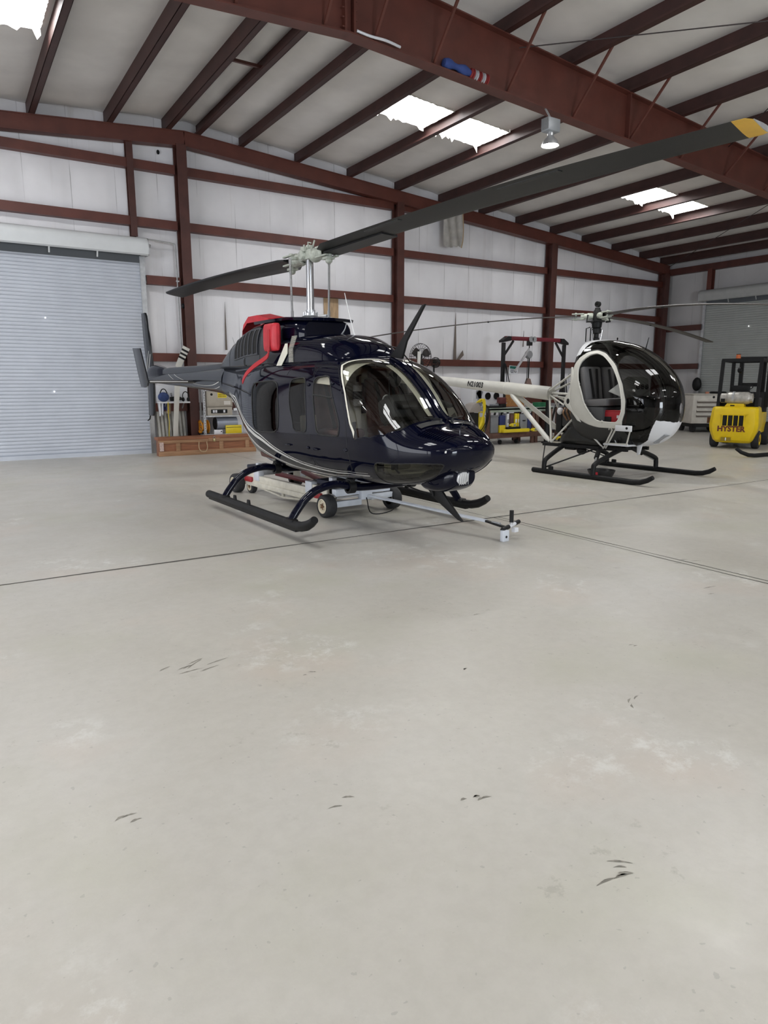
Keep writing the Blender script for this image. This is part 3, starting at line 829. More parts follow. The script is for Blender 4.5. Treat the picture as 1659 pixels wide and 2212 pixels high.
# nose cap
mb = MB(); ring = surf(f1, np.full(289, 3.21), np.linspace(-180, 180, 289)); mb.add([(3.216, 0, 1.01)] + ring.tolist(), [(0, i, i+1) for i in range(1, 289)])
mb.build('nose_cap', M_navy, H)
M_seal = P('rubber_seal', (0.008, 0.008, 0.008), 0.6)
ROWS = {}
for sd, sg in (('R', -1), ('L', 1)):
    d1_ = mesh_from('crew_door', sk['crew_door'+sd], M_navy, H)
    d2_ = mesh_from('passenger_door', sk['passenger_door'+sd], M_navy, H)
    for nm, par, gl in (('windshield', H, G_wind), ('crew_window', d1_, G_door), ('mid_window', d2_, G_dark), ('rear_window', H, G_rear), ('chin_window', H, G_chin)):
        g = mesh_from(nm, sk[nm+sd], gl, par)
        if nm == 'windshield': ws = g
    edge_tube(MB(), f1, D_CREW, 0.0035, 0.0, sg).build('door_seal', M_seal, d1_)
    edge_tube(MB(), f1, D_PASS, 0.0035, 0.0, sg).build('door_seal', M_seal, d2_)
    edge_tube(MB(), f1, W_CREW, 0.008, 0.0, sg).build('window_seal', M_seal, d1_)
    p = surf(f1, np.array([1.26, 1.45, 1.66]), np.full(3, sg*74.0), 0.004); MB().tube(p.tolist(), 0.011, 8).build('window_bar', M_seal, d1_)
    edge_tube(MB(), f1, W_MID, 0.008, 0.0, sg).build('window_seal', M_seal, d2_)
    edge_tube(MB(), f1, W_REAR, 0.010, 0.0, sg).build('window_seal', M_seal, H)
    edge_tube(MB(), f1, W_CHIN, 0.006, 0.0, sg).build('window_seal', M_seal, H)
    ribbon(MB(), f1, [(1.91, 4.5), (1.85, 6), (1.76, 15), (1.69, 23), (1.625, 31), (1.60, 38), (1.71, 50), (1.885, 67), (2.03, 86), (2.10, 89)], [0.05, 0.05, 0.045, 0.04, 0.035, 0.03], 0.004, sg).build('windshield_frame', M_cream, H)
    ribbon(MB(), f1, [(1.95, 5.0), (2.2, 5.0), (2.45, 5.0), (2.64, 5.5)], 0.05, -0.02, sg).build('inner_post', M_cream, H)
    edge_tube(MB(), f1, W_WS, 0.007, 0.0, sg).build('windshield_seal', M_navy, H)
    # door handles and hinges
    for (u, t, par) in ((1.22, 104, d1_), (0.55, 104, d2_)):
        p = surf(f1, np.array([u, u+0.13]), np.array([sg*t]*2), 0.012)
        MB().tube([p[0], (p[0]+p[1])/2, p[1]], [0.008, 0.013, 0.008], 8).build('handle', M_navy if sg else M_navy, par)
    for u, t in ((1.60, 62), (1.93, 100), (1.10, 66), (1.10, 104)):
        p = surf(f1, np.array([u]), np.array([sg*t]), 0.006)[0]; MB().ball(p, (0.035, 0.012, 0.02), 10, 6).build('hinge', M_navy, H)
    # silver side stripes
    S1 = [(-2.15, 99), (-1.75, 93), (-1.45, 94), (-0.9, 97.5), (-0.26, 103), (0.23, 115.5), (0.74, 128), (1.24, 133), (1.82, 134), (2.17, 133)]
    S2 = [(-2.1, 106), (-1.75, 106), (-1.4, 110), (-0.86, 108.5), (-0.37, 116), (0.09, 129), (0.58, 140.5), (1.12, 142.5), (1.67, 140), (2.16, 134)]
    def smooth(S_): return [tuple(v)[:2] for v in spline([(a, b, 0) for a, b in S_], 6)]
    mb = MB()
    for S_, wd in ((S1, [0.040, 0.044, 0.048, 0.044, 0.032, 0.012]), (S2, [0.036, 0.040, 0.042, 0.040, 0.028, 0.010])):
        ribbon(mb, f1, smooth(S_), wd, 0.002, sg, n=2)
        ribbon(mb, f1, [(a, b-4.2 if S_ is S1 else b+4.0) for a, b in smooth(S_)], [0.016, 0.016, 0.015, 0.012, 0.006], 0.002, sg, n=2)
    mb.build('side_stripe', M_silver, H, fix=False)
    # belt moulding under the cowling deck
    edge_tube(MB(), f1, [(-1.9, 45), (-1.0, 38), (0, 36), (1.0, 35), (1.5, 35)], 0.018, 0.0, sg, closed=False).build('belt_moulding', M_navy, H)
# black outer centre post
q = [(u, 0.0) for u in np.linspace(1.80, 2.74, 14)]
mb = MB(); pts = surf(f1, np.array([a for a, b in q]), np.array([0.01]*len(q)), 0.006); mb.tube(pts.tolist(), 0.022, 8); mb.build('centre_post', M_navy, H)
# nose vents: rows of ribs on the upper nose
for sg in (-1, 1):
    mb = MB()
    for k in range(11):
        u = 2.84+0.024*k
        p = surf(f1, np.full(7, u), np.linspace(20, 50, 7)*sg, 0.004); mb.tube(p.tolist(), 0.0075, 5)
    mb.build('nose_vent', M_navy, H)
for sg in (-1, 1): patch(MB(), f1, 2.745, 2.80, 2, 34, 0.012, sg).build('wiper_box', P('clear_box', (0.05, 0.05, 0.05), 0.15), H, fix=False)
for sg in (-1, 1):
    mb = MB(); mb.cyl((2.77, sg*0.07, 1.27), (2.77, sg*0.07, 1.30), 0.012, n=8)
    mb.tube([(2.77, sg*0.07, 1.30), (2.72, sg*0.25, 1.315)], 0.006, 6)
    mb.build('wiper', M_black, H)
# landing-light pod under the nose
pod = table_fn([(2.45, .60, .72, .66, .10, 2.2, 2.2), (2.6, .565, .78, .68, .17, 2.6, 2.6), (2.8, .575, .80, .69, .20, 3, 3), (2.98, .62, .84, .72, .18, 3, 3), (3.05, .66, .86, .75, .14, 2.6, 2.6)])
loft(pod, 2.45, 3.05, 24, 48).build('landing_light_pod', M_navy, H)
lens_m = P('lamp_glass', (0.75, 0.76, 0.78), 0.12, 0.4, spec=0.8)
L_ = MB().lathe((3.035, -0.02, 0.735), (1, 0, -0.25), [(0.0, 0.075), (0.02, 0.075), (0.028, 0.06), (0.032, 0.0)]).build('landing_light', lens_m, H)
mb = MB()
for a in range(-2, 3): mb.bar((3.068, -0.02+a*0.028, 0.675), (3.074, -0.02+a*0.028, 0.795), 0.004, 0.006)
mb.build('lens_ribs', M_galv, L_)
# cowlings
cf = table_fn([(1.54, 1.83, 1.95, 1.86, .22, 2.2, 2), (1.48, 1.83, 2.05, 1.86, .35, 2.3, 2), (1.34, 1.83, 2.13, 1.88, .43, 2.5, 2), (1.08, 1.83, 2.20, 1.9, .485, 2.8, 2), (.7, 1.83, 2.225, 1.9, .505, 3.2, 2), (.3, 1.83, 2.235, 1.9, .515, 3.4, 2), (-.25, 1.83, 2.24, 1.9, .51, 3.4, 2)])
loft(cf, -.25, 1.54, 60, 96).build('forward_cowling', M_navy, H)
cu = table_fn([(.44, 2.15, 2.42, 2.2, .33, 3.2, 2), (.38, 2.15, 2.43, 2.2, .37, 3.6, 2), (.25, 2.15, 2.44, 2.2, .40, 4, 2), (0, 2.15, 2.45, 2.2, .42, 4, 2), (-.4, 2.15, 2.45, 2.2, .42, 4, 2)])
loft(cu, -.4, .44, 40, 96).build('transmission_cowling', M_navy, H)
# roof plate with an overhanging lip
mb = MB(); outl = [(0.58, 0.0), (0.57, 0.16), (0.52, 0.30), (0.42, 0.39), (0.15, 0.43), (-0.3, 0.44), (-0.8, 0.44)]
outl = [(a, -b) for a, b in outl[::-1]] + outl[1:]
def crown(x, y): return 2.455 + 0.03*(1-(y/0.44)**2) - 0.055*max(0, (x+0.05)/0.63)**2
top = [(x, y, crown(x, y)) for x, y in outl]; bot = [(x*0.98 if x > 0 else x, y*0.97, crown(x, y)-0.035) for x, y in outl]
n = len(outl); mid = [(x, 0, crown(x, 0)) for x, y in outl]
mb.add(top + bot + mid, [(i, i+1, n+i+1, n+i) for i in range(n-1)] + [(2*n+i, 2*n+i+1, i+1, i) for i in range(n-1)] + [(n+i, n+i+1, 2*n+i+1, 2*n+i) for i in range(n-1)])
mb.build('roof_plate', M_navy, H)
M_navy2 = P('navy_wall_reflection', (0.0075, 0.0088, 0.0125), 0.20, spec=0.6)  # same navy as the nose, greyed to carry the pale wall's reflection
ce = table_fn([(.02, 1.83, 2.44, 1.9, .47, 4, 2), (-.3, 1.83, 2.465, 1.9, .48, 4, 2), (-.9, 1.83, 2.46, 1.9, .475, 3.8, 2), (-1.4, 1.83, 2.38, 1.9, .43, 3.4, 2), (-1.9, 1.85, 2.26, 1.9, .37, 3.0, 2), (-2.35, 1.86, 2.11, 1.9, .29, 2.6, 2), (-2.7, 1.86, 1.97, 1.89, .20, 2.2, 2)])
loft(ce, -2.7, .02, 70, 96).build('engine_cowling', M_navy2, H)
M_hole = P('opening_shade_black', (0.004, 0.004, 0.004), 0.8)  # flat black, also painting in the shade inside holes and slots
for sg in (-1, 1):
    gr = MB()
    for k in range(6):
        u0 = -1.52 + k*0.155; patch(gr, ce, u0, u0+0.118, 50 + 3.5*max(0, 1-k), 86, 0.004, sg, 8, -0.02)
    g = gr.build('side_grille', M_hole, H, fix=False)
    mb = MB()
    for k in range(7):
        p = surf(ce, np.array([-1.545+k*0.155]*8), np.linspace(49, 87, 8)*sg, 0.008); mb.tube(p.tolist(), 0.010, 6)
    for t in (49, 87):
        p = surf(ce, np.linspace(-1.56, -0.60, 10), np.full(10, t)*sg, 0.006); mb.tube(p.tolist(), 0.010, 6)
    mb.build('grille_bar', P('grille_grey', (0.055, 0.06, 0.07), 0.4), g)
    p = surf(ce, np.array([-1.12]), np.array([93.0*sg]))[0]
    p = np.array([-1.06, sg*0.455, 1.935])
    MB().cyl((p[0], p[1]-sg*0.03, p[2]), (p[0], p[1]+sg*0.012, p[2]), 0.058, n=28).build('side_port', M_hole, H)
    for u in (-1.85, -0.55, -0.1):
        p = surf(ce, np.array([u]*12), np.linspace(20, 92, 12)*sg, 0.001); MB().tube(p.tolist(), 0.003, 5).build('panel_seam', M_seal, H)
    # ribbed screen and cream panel painting in light off a facet between the cowlings
    mb = MB()
    for k in range(22):
        z = 1.90+0.014*k; mb.bar((0.40+0.10*max(0, (z-2.05)/0.15), sg*0.525, z), (0.50+0.12*max(0, (z-2.05)/0.15), sg*0.525, z), 0.012, 0.005)
    mb.build('intake_screen', M_cream, H)
    mb = MB().prism([(0.06, sg*0.528, 1.86), (0.20, sg*0.528, 1.86), (0.36, sg*0.522, 2.0), (0.36, sg*0.518, 2.12), (0.30, sg*0.518, 2.12)], (0, sg*0.006, 0))
    mb.build('facet_glint_panel', M_cream, H)
# tail boom
tb = table_fn([(-2.6, 1.42, 1.92, 1.67, .23, 2, 2), (-3.2, 1.48, 1.90, 1.69, .20, 2, 2), (-4.5, 1.55, 1.87, 1.71, .16, 2, 2), (-6, 1.61, 1.85, 1.73, .12, 2, 2), (-7.35, 1.66, 1.84, 1.75, .09, 2, 2)])
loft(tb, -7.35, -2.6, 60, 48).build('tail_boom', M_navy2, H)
ts = table_fn([(-2.55, 1.78, 1.97, 1.85, .10, 3, 3), (-3.5, 1.78, 1.96, 1.85, .09, 3, 3), (-5.8, 1.80, 1.95, 1.85, .075, 3, 3), (-6.2, 1.80, 1.93, 1.85, .07, 3, 3)])
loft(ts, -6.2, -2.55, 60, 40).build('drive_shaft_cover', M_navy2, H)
tg = table_fn([(-6.15, 1.80, 1.92, 1.85, .06, 2.4, 3), (-6.4, 1.76, 1.98, 1.86, .12, 2.4, 3), (-6.8, 1.74, 2.02, 1.86, .14, 2.4, 3), (-7.05, 1.73, 2.00, 1.85, .13, 2.4, 3), (-7.3, 1.74, 1.92, 1.82, .09, 2.4, 3)])
loft(tg, -7.3, -6.15, 40, 40).build('gearbox_cover', M_navy, H)
mb = MB()
for st, wd in (([(-2.72, 92), (-3.1, 110), (-3.6, 118), (-4.2, 110), (-4.7, 92), (-5.1, 70), (-5.35, 48)], [0.03, 0.03, 0.025, 0.022]), ([(-2.72, 110), (-3.1, 128), (-3.6, 136), (-4.3, 132)], [0.026, 0.02, 0.01]), ([(-5.3, 92), (-5.6, 62), (-5.75, 45)], [0.025, 0.02])):
    ribbon(mb, tb, [tuple(v)[:2] for v in spline([(a, b, 0) for a, b in st], 6)], wd, 0.003, -1, n=2)
mb.build('boom_stripe', M_silver, H, fix=False)
# horizontal stabiliser with swept end plates
st = MB()
for sg in (-1, 1):
    A = [(-4.00, 0.1*sg), (-4.02, 0.97*sg), (-4.44, 0.97*sg), (-4.46, 0.1*sg)]
    prof = [(0, 0), (0.08, 0.022), (0.35, 0.03), (0.75, 0.015), (1, 0.002)]
    loop = prof + [(c, -t) for c, t in prof[::-1][1:-1]]; m = len(loop); vs = []
    for y in (0.05*sg, 0.97*sg):
        for c, t in loop: vs.append((-4.0-0.44*c, y, 1.67+t))
    st.add(vs, [(j, (j+1) % m, m+(j+1) % m, m+j) for j in range(m)] + [tuple(range(m)), tuple(range(m, 2*m))])
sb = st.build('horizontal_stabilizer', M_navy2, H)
for sg in (-1, 1):
    y = sg*0.985
    pl = [(-3.98, y, 1.66), (-4.06, y, 1.80), (-4.36, y, 2.24), (-4.82, y, 2.26), (-4.56, y, 1.80), (-4.42, y, 1.58), (-4.20, y, 1.57), (-4.02, y, 1.60)]
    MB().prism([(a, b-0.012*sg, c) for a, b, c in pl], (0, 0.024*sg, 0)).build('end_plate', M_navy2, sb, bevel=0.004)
    MB().bar((-3.995, sg*0.30, 1.672), (-3.995, sg*0.96, 1.672), 0.02, 0.018).build('leading_edge_strip', M_silver, sb)
# vertical fin
fp = [(-7.02, 1.76), (-7.05, 2.10), (-7.16, 2.60), (-7.29, 3.06), (-7.36, 3.13), (-7.60, 3.13), (-7.56, 2.60), (-7.46, 2.1), (-7.42, 1.76), (-7.44, 1.35), (-7.50, 0.94), (-7.20, 0.94), (-7.13, 1.0), (-7.06, 1.4)]
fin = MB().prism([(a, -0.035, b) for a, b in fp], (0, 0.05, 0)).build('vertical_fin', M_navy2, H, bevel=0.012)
mb = MB(); mb.bar((-7.30, -0.037, 1.86), (-7.10, -0.037, 2.25), 0.004, 0.03, up=(1, 0, 0.5)); mb.bar((-7.42, -0.037, 1.95), (-7.20, -0.037, 2.32), 0.004, 0.02, up=(1, 0, 0.5))
mb.build('fin_stripe', M_silver, fin)
MB().tube([(-7.45, 0, 0.98), (-7.55, 0, 0.86), (-7.7, 0, 0.82)], 0.015, 8).build('tail_skid', M_black, fin)
tr = MB().cyl((-7.22, 0.05, 1.86), (-7.22, 0.36, 1.86), 0.035); tr.ball((-7.22, 0.36, 1.86), 0.06)
tr = tr.build('tail_rotor_hub', M_hub, H)
for s in (-1, 1):
    d = Vector((-0.99*s, 0, 0.10*s)); c0 = Vector((-7.22, 0.36, 1.86))
    MB().prism([c0 + d*0.12 + Vector((0, 0, 0.06)), c0 + d*0.80 + Vector((0, 0, 0.065)), c0 + d*0.82 + Vector((0, 0, -0.05)), c0 + d*0.12 + Vector((0, 0, -0.05))], (0, 0.014, 0)).build('tail_rotor_blade', M_blade, tr, bevel=0.004)
# mast, controls, hub
mast = MB().cyl((0, 0, 2.44), (0, 0, 3.26), 0.048, n=24)
mast = mast.build('mast', M_alu, H)
mb = MB().lathe((0, 0, 2.47), (0, 0, 1), [(0, .09), (0.02, .11), (0.03, .085), (0.06, .085), (0.065, .06), (0.10, .06)])
for k in range(6): mb.cyl((0.085*math.cos(k), 0.085*math.sin(k), 2.50), (0.085*math.cos(k), 0.085*math.sin(k), 2.545), 0.012, n=6)
mb.tube([(0.05, .09, 2.49), (0.12, .16, 2.50), (0.1, .22, 2.48)], 0.02, 8)
mb.build('swashplate', M_galv, mast)
hub = MB().box((0, 0, 3.235), (0.34, 0.15, 0.11)); hub.cyl((-0.02, -0.12, 3.235), (-0.02, 0.12, 3.235), 0.055); hub.cyl((0, 0, 3.26), (0, 0, 3.36), 0.055, 0.04)
hub.tube([(0.03, 0.03, 3.33), (0.05, 0.05, 3.42)], 0.012, 6); hub.tube([(-0.06, -0.02, 3.28), (-0.05, -0.05, 3.37)], 0.014, 6); hub.tube([(0.06, -0.05, 3.28), (0.08, -0.06, 3.38), (0.14, -0.05, 3.36)], 0.010, 6)
hub.box((0.0, 0.08, 3.30), (0.09, 0.05, 0.06)); hub.box((0.0, -0.08, 3.30), (0.09, 0.05, 0.06))
hub = hub.build('rotor_hub', M_hub, mast, bevel=0.006)
def zr(r, s):                     # s=+1 forward blade, -1 rear blade
    return 3.215 + 0.025*r - 0.018*r*s - 0.11*(r/5.64)**3
for s in (1, -1):
    R_ = Matrix.Rotation(0 if s > 0 else PI, 4, 'Z')
    def put(mb, nm, mat, par=H, **k):
        mb.v = [tuple(R_ @ Vector(v)) for v in mb.v]; return mb.build(nm, mat, par, **k)
    g = MB(); z0 = zr(0.3, s)
    g.lathe((0.13, 0, z0), (1, 0, 0), [(0, 0.06), (0, 0.085), (0.05, 0.085), (0.06, 0.072), (0.20, 0.072), (0.22, 0.085), (0.26, 0.085), (0.28, 0.06)])
    for y in (-0.075, 0.075):
        g.box((0.44, y, z0+0.055), (0.26, 0.045, 0.02)); g.box((0.44, y, z0-0.055), (0.26, 0.045, 0.02))
    g.cyl((0.50, 0.0, z0-0.10), (0.50, 0.0, z0+0.10), 0.034, n=16)
    g.box((0.53, -0.03, z0-0.09), (0.12, 0.11, 0.03)); g.ball((0.54, -0.03, z0-0.12), (0.045, 0.045, 0.035), 12, 8)
    g.bar((0.20, 0.0, z0), (0.17, 0.19, z0-0.02), 0.05, 0.035)        # pitch horn
    put(g, 'blade_grip', M_hub, hub, bevel=0.004)
    lk = MB(); lk.cyl((0.15, 0.185, 2.47), (0.165, 0.19, z0-0.02), 0.014, n=10); lk.cyl((0.165, 0.19, z0-0.09), (0.165, 0.19, z0-0.01), 0.021, n=10); lk.cyl((0.15, 0.185, 2.47), (0.152, 0.185, 2.56), 0.019, n=10)
    put(lk, 'pitch_link', M_alu, mast)
    rs = [0.46, 0.6, 0.75, 0.95, 1.3, 1.7, 2.1, 2.6, 3.1, 3.6, 4.1, 4.6, 5.0, 5.3, 5.55]
    chord = lambda r: 0.20 if r < 0.5 else (0.28 if r < 0.7 else 0.36)
    twist = (lambda r: -3 + 5*max(0, (r-4.0)/1.64)) if s > 0 else (lambda r: 14 - 3*(r/5.64))
    mb = MB(); airfoil_blade(mb, rs, chord, twist, lambda r: zr(r, s), 1, th=0.115)
    mb.v = [(x + (0.2*(0.09-y) if x > 5.5 else 0), y, z) for x, y, z in mb.v]
    for r0, r1, y in ((0.5, 1.75, 0.03), (0.5, 1.3, 0.02)):                 # root doublers
        a = math.radians(twist(1.0))
        mb.bar((r0, 0.02*math.cos(a), zr(r0, s)-0.028+0.02*math.sin(a)), (r1, 0.02*math.cos(a), zr(r1, s)-0.022), 0.20 if r1 > 1.5 else 0.14, 0.012+y*0.3, up=(0, -math.sin(a), math.cos(a)))
    yb = -0.75*0.36                                                # trim tab blocks on the trailing edge
    for r0, r1 in ((3.72, 4.35), (1.75, 2.35)):
        mb.bar((r0, yb-0.012, zr(r0, s)-0.03), (r1, yb-0.012, zr(r1, s)-0.022), 0.05, 0.008)
    bl = put(mb, 'rotor_blade', M_blade, H)
    tp = MB(); airfoil_blade(tp, [5.55, 5.63, 5.66], lambda r: 0.36 if r < 5.65 else 0.30, twist, lambda r: zr(r, s), 1, th=0.115)
    tp.v = [(x + 0.2*(0.09-y), y, z) for x, y, z in tp.v]
    put(tp, 'blade_tip', M_yellow if s > 0 else M_blade, bl)
    cp = MB(); airfoil_blade(cp, [5.661, 5.668], lambda r: 0.29, twist, lambda r: zr(5.64, s), 1, th=0.11); cp.v = [(x + 0.2*(0.09-y), y, z) for x, y, z in cp.v]; put(cp, 'tip_cap', M_galv, bl)
# skid landing gear
M_skid = P('skid_black', (0.0085, 0.0085, 0.0090), 0.5, noise=0.25, nscale=12, spec=0.25)
for sg in (-1, 1):
    y = sg*1.17
    pts = [(-0.80, y, 0.175), (-0.2, y, 0.175), (0.8, y, 0.175), (1.70, y, 0.175), (1.86, y, 0.185), (1.98, y, 0.215), (2.08, y, 0.26), (2.15, y, 0.305)]
    skd = MB().tube(pts, [0.052]*6+[0.046, 0.040], 16).build('skid', M_skid, H)
    MB().bar((-0.75, y, 0.128), (1.78, y, 0.128), 0.055, 0.022).build('wear_shoe', M_black, skd)
    for u in (0.10, 0.52): MB().prism([(u-0.04, y-0.012, 0.215), (u+0.04, y-0.012, 0.215), (u+0.025, y-0.012, 0.28), (u-0.025, y-0.012, 0.28)], (0, 0.024, 0)).build('wheel_lug', M_skid, skd, bevel=0.004)
    for u in (-0.25, 1.62): MB().bar((u-0.10, y, 0.205), (u+0.10, y, 0.205), 0.085, 0.06).build('saddle', M_skid, skd, bevel=0.01)
for u, zc_ in ((1.62, 0.50), (-0.25, 0.52)):
    half = [(u, -1.16, 0.215), (u, -1.10, 0.30), (u, -0.98, 0.43), (u, -0.82, 0.52), (u, -0.60, 0.555), (u, -0.35, zc_), (u, 0, zc_-0.01)]
    full = half + [(a, -b, c) for a, b, c in half[-2::-1]]
    mb = MB().tube(spline(full, 6), 0.043, 16)
    mb.v = [(u+(x-u)*1.15, y, z) for x, y, z in mb.v]
    ct = mb.build('cross_tube', M_navy, H)
    for s in (-1, 1):
        mb = MB(); mb.lathe((u, s*0.42, zc_+0.01), (0, 1, 0), [(-0.04, 0.05), (-0.04, 0.075), (0.04, 0.075), (0.04, 0.05)])
        mb.box((u, s*0.42, zc_+0.06), (0.10, 0.06, 0.08)); mb.build('cross_tube_clamp', M_black, ct)
# wire cutters above the windshield and below the nose
mb = MB().prism([(1.80, -0.014, 1.93), (2.02, -0.014, 1.90), (2.10, -0.014, 2.08), (2.41, -0.014, 2.43), (2.36, -0.014, 2.42), (1.92, -0.014, 2.02)], (0, 0.028, 0))
mb.build('upper_wire_cutter', M_black, H, bevel=0.004)
MB().tube([(1.90, 0, 2.02), (1.42, -0.02, 2.12)], 0.007, 6).build('cutter_brace', M_black, H); MB().tube([(2.0, 0.0, 1.98), (2.02, 0.14, 1.83)], 0.007, 6).build('cutter_brace', M_black, H)
mb = MB().prism([(2.42, -0.014, 0.62), (2.66, -0.014, 0.62), (2.80, -0.014, 0.50), (3.05, -0.014, 0.30), (2.98, -0.014, 0.31), (2.62, -0.014, 0.47), (2.52, -0.014, 0.54)], (0, 0.028, 0))
mb.build('lower_wire_cutter', M_black, H, bevel=0.004)
for a_, b_, r_ in (((2.55, 0, 0.50), (2.25, -0.10, 0.57), 0.008), ((2.6, -0.02, 0.5), (2.58, -0.05, 0.62), 0.012), ((2.6, 0.02, 0.5), (2.60, 0.05, 0.62), 0.012)): MB().tube([a_, b_], r_, 6).build('cutter_brace', M_black, H)
# aerials
MB().tube([(1.10, -0.02, 2.18), (0.97, -0.02, 2.46), (0.88, -0.02, 2.69)], [0.010, 0.006, 0.004], 8).build('whip_aerial', P('white_aerial', (0.7, 0.7, 0.7), 0.4), H)
MB().tube([(0.85, -0.05, 2.21), (0.93, -0.05, 2.27), (0.97, -0.05, 2.34)], [0.012, 0.007, 0.003], 8).build('blade_aerial', M_galv, H)
MB().tube([(-2.5, 0.05, 2.02), (-2.86, 0.1, 2.38)], [0.006, 0.003], 6).build('whip_aerial', M_galv, H)
MB().tube([(2.95, 0.02, 1.20), (3.0, 0.02, 1.28)], 0.004, 6).build('pitot_tube', M_alu, H)
# little emblem line on the nose
mb = MB(); patch(mb, f1, 3.128, 3.138, 78, 86, 0.003, -1, 3); mb.build('nose_badge', M_silver, H, fix=False)
# cabin interior
mb = MB(); mb.box((0.95, 0, 0.70), (2.9, 0.86, 0.04)); mb.build('cabin_floor', P('tan_carpet', (0.55, 0.53, 0.42), 0.9, noise=0.2, nscale=40), H)
mb = MB(); u_ = np.linspace(-0.6, 1.8, 20); t_ = np.linspace(-62, 62, 33); X = surf(f1, u_[:, None], t_[None, :], -0.035).reshape(-1, 3).tolist()
mb.add(X, [(i*33+j, (i+1)*33+j, (i+1)*33+j+1, i*33+j+1) for i in range(19) for j in range(32)]); mb.build('headliner', M_cream, H, fix=False)
mb = MB(); mb.box((0.86, 0.04, 1.27), (0.20, 0.24, 1.16)); mb.box((0.72, 0, 1.02), (0.05, 1.12, 0.50)); mb.box((0.72, 0.0, 1.79), (0.06, 0.9, 0.14)); mb.build('cabin_bulkhead', M_cream, H, bevel=0.02)
def seat(x, y, nm='seat', face=1, par=H, wd=.47):
    mb = MB(); mb.box((x, y, 0.87), (0.46, wd, 0.40)); s1_ = mb.build(nm, M_leather, par, bevel=0.05)
    mb = MB().box((x, y, 1.09), (0.48, wd, 0.10)); mb.build('seat_cushion', M_leather, s1_, bevel=0.035)
    mb = MB().box((x-face*0.22, y, 1.40), (0.11, wd, 0.62), (0, -face*0.14, 0)); mb.box((x-face*0.27, y, 1.74), (0.09, 0.26, 0.16), (0, -face*0.14, 0)); mb.build('seat_back', M_leather, s1_, bevel=0.035)
    for k in (-0.12, 0.12): MB().bar((x-face*0.13, y+k, 1.66), (x+face*0.04, y+k*0.8, 1.145), 0.045, 0.006, up=(face, 0, 0.3)).build('seat_belt', M_black, s1_)
seat(1.30, -0.35, wd=.38); seat(1.26, 0.37, wd=.38); seat(-0.25, -0.33, 'rear_seat'); seat(-0.25, 0.33, 'rear_seat')
mb = MB().box((2.18, 0, 1.16), (0.20, 0.34, 0.62), (0, -0.25, 0)); mb.box((2.20, -0.02, 1.38), (0.30, 0.66, 0.26), (0, -0.3, 0)); ip = mb.build('instrument_panel', M_navy_in, H, bevel=0.05)
for i in range(3):
    for j in range(2): MB().lathe((2.035-0.02*j, -0.2+0.2*i, 1.36+0.12*j), (-1, 0, 0.3), [(0, 0.045), (0.02, 0.045), (0.022, 0.0)]).build('gauge', M_galv, ip)
mb = MB().box((2.30, 0, 1.45), (0.36, 0.66, 0.05), (0, 0.22, 0)); mb.build('glare_shield', M_navy_in, H, bevel=0.02)
MB().box((1.80, 0, 0.79), (0.50, 0.22, 0.14)).build('centre_console', M_cream, H, bevel=0.03)
for y in (-0.33, 0.33):
    MB().tube([(1.62, y, 0.68), (1.66, y, 0.95), (1.58, y, 1.12), (1.56, y, 1.22)], [0.016, 0.014, 0.014, 0.024], 10).build('cyclic_stick', M_black, H)
    for k in (-0.09, 0.09): MB().box((2.22, y+k, 0.82), (0.03, 0.07, 0.14)).tube([(2.22, y+k, 0.77), (2.30, y+k, 0.72)], 0.012, 6).build('pedal', M_black, H)
mb = MB().tube([(1.72, 0.10, 1.90), (1.74, 0.10, 1.78)], 0.012, 6); mb.ball((1.74, 0.10, 1.70), (0.09, 0.06, 0.10)); mb.tube(spline([(1.74, 0.02, 1.68), (1.80, -0.02, 1.45), (1.66, 0.0, 1.2)], 8), 0.007, 6); mb.build('compass', M_black, H)
# red plugs and covers put on for parking
cv = MB(); 
cv.v = []; cvf = table_fn([(-0.18, 2.05, 2.37, 2.22, .02, 4, 4), (-0.15, 2.04, 2.38, 2.22, .055, 4, 4), (0.11, 2.04, 2.38, 2.22, .065, 4, 4), (0.16, 2.05, 2.37, 2.22, .02, 4, 4)])
cover = loft(cvf, -0.18, 0.16, 14, 40); cover.v = [(x - 0.10*(2.4-z)*0.4, y-0.545, z) for x, y, z in cover.v]
def world_thing(nm, mbs, label, cat):
    """a thing of its own that rests on the helicopter: parts given in the helicopter's axes"""
    r = empty(nm, (4.09, 8.18, 0), HEAD); tag(r, label, cat)
    for mb, n2, mt, k in mbs: mb.build(n2, mt, r, **k)
    return r
strap = MB(); pth = spline([(0.03, -0.612, 2.30), (0.02, -0.618, 2.05), (-0.08, -0.60, 1.97), (-0.34, -0.66, 1.86), (-0.52, -0.695, 1.76), (-0.66, -0.69, 1.66)], 6)
for a, b in zip(pth[:-1], pth[1:]): strap.bar(a, b, 0.065, 0.010, up=(0, -1, 0.25))
world_thing('intake_cover', [(cover, 'cushion', M_red_cov, {}), (strap, 'streamer', P('red_ribbon', (0.42, 0.014, 0.022), 0.5), {})], 'padded red intake cover with long red streamer on the dark helicopter flank', 'cover')
ec = MB(); prof = [(-1.72, 2.36), (-1.70, 2.50), (-1.52, 2.60), (-1.20, 2.60), (-0.85, 2.53), (-0.80, 2.47)]
vs = []
for x, z in prof:
    for y, dz in ((-0.22, -0.10), (-0.20, -0.01), (0, 0.02), (0.20, -0.01), (0.22, -0.10)): vs.append((x, y, z+dz))
ec.add(vs, [(i*5+j, i*5+j+1, (i+1)*5+j+1, (i+1)*5+j) for i in range(5) for j in range(4)])
stack = MB().lathe((-1.15, 0, 2.38), (-0.3, 0, 1), [(0, .15), (0.13, .15), (0.14, .13)])
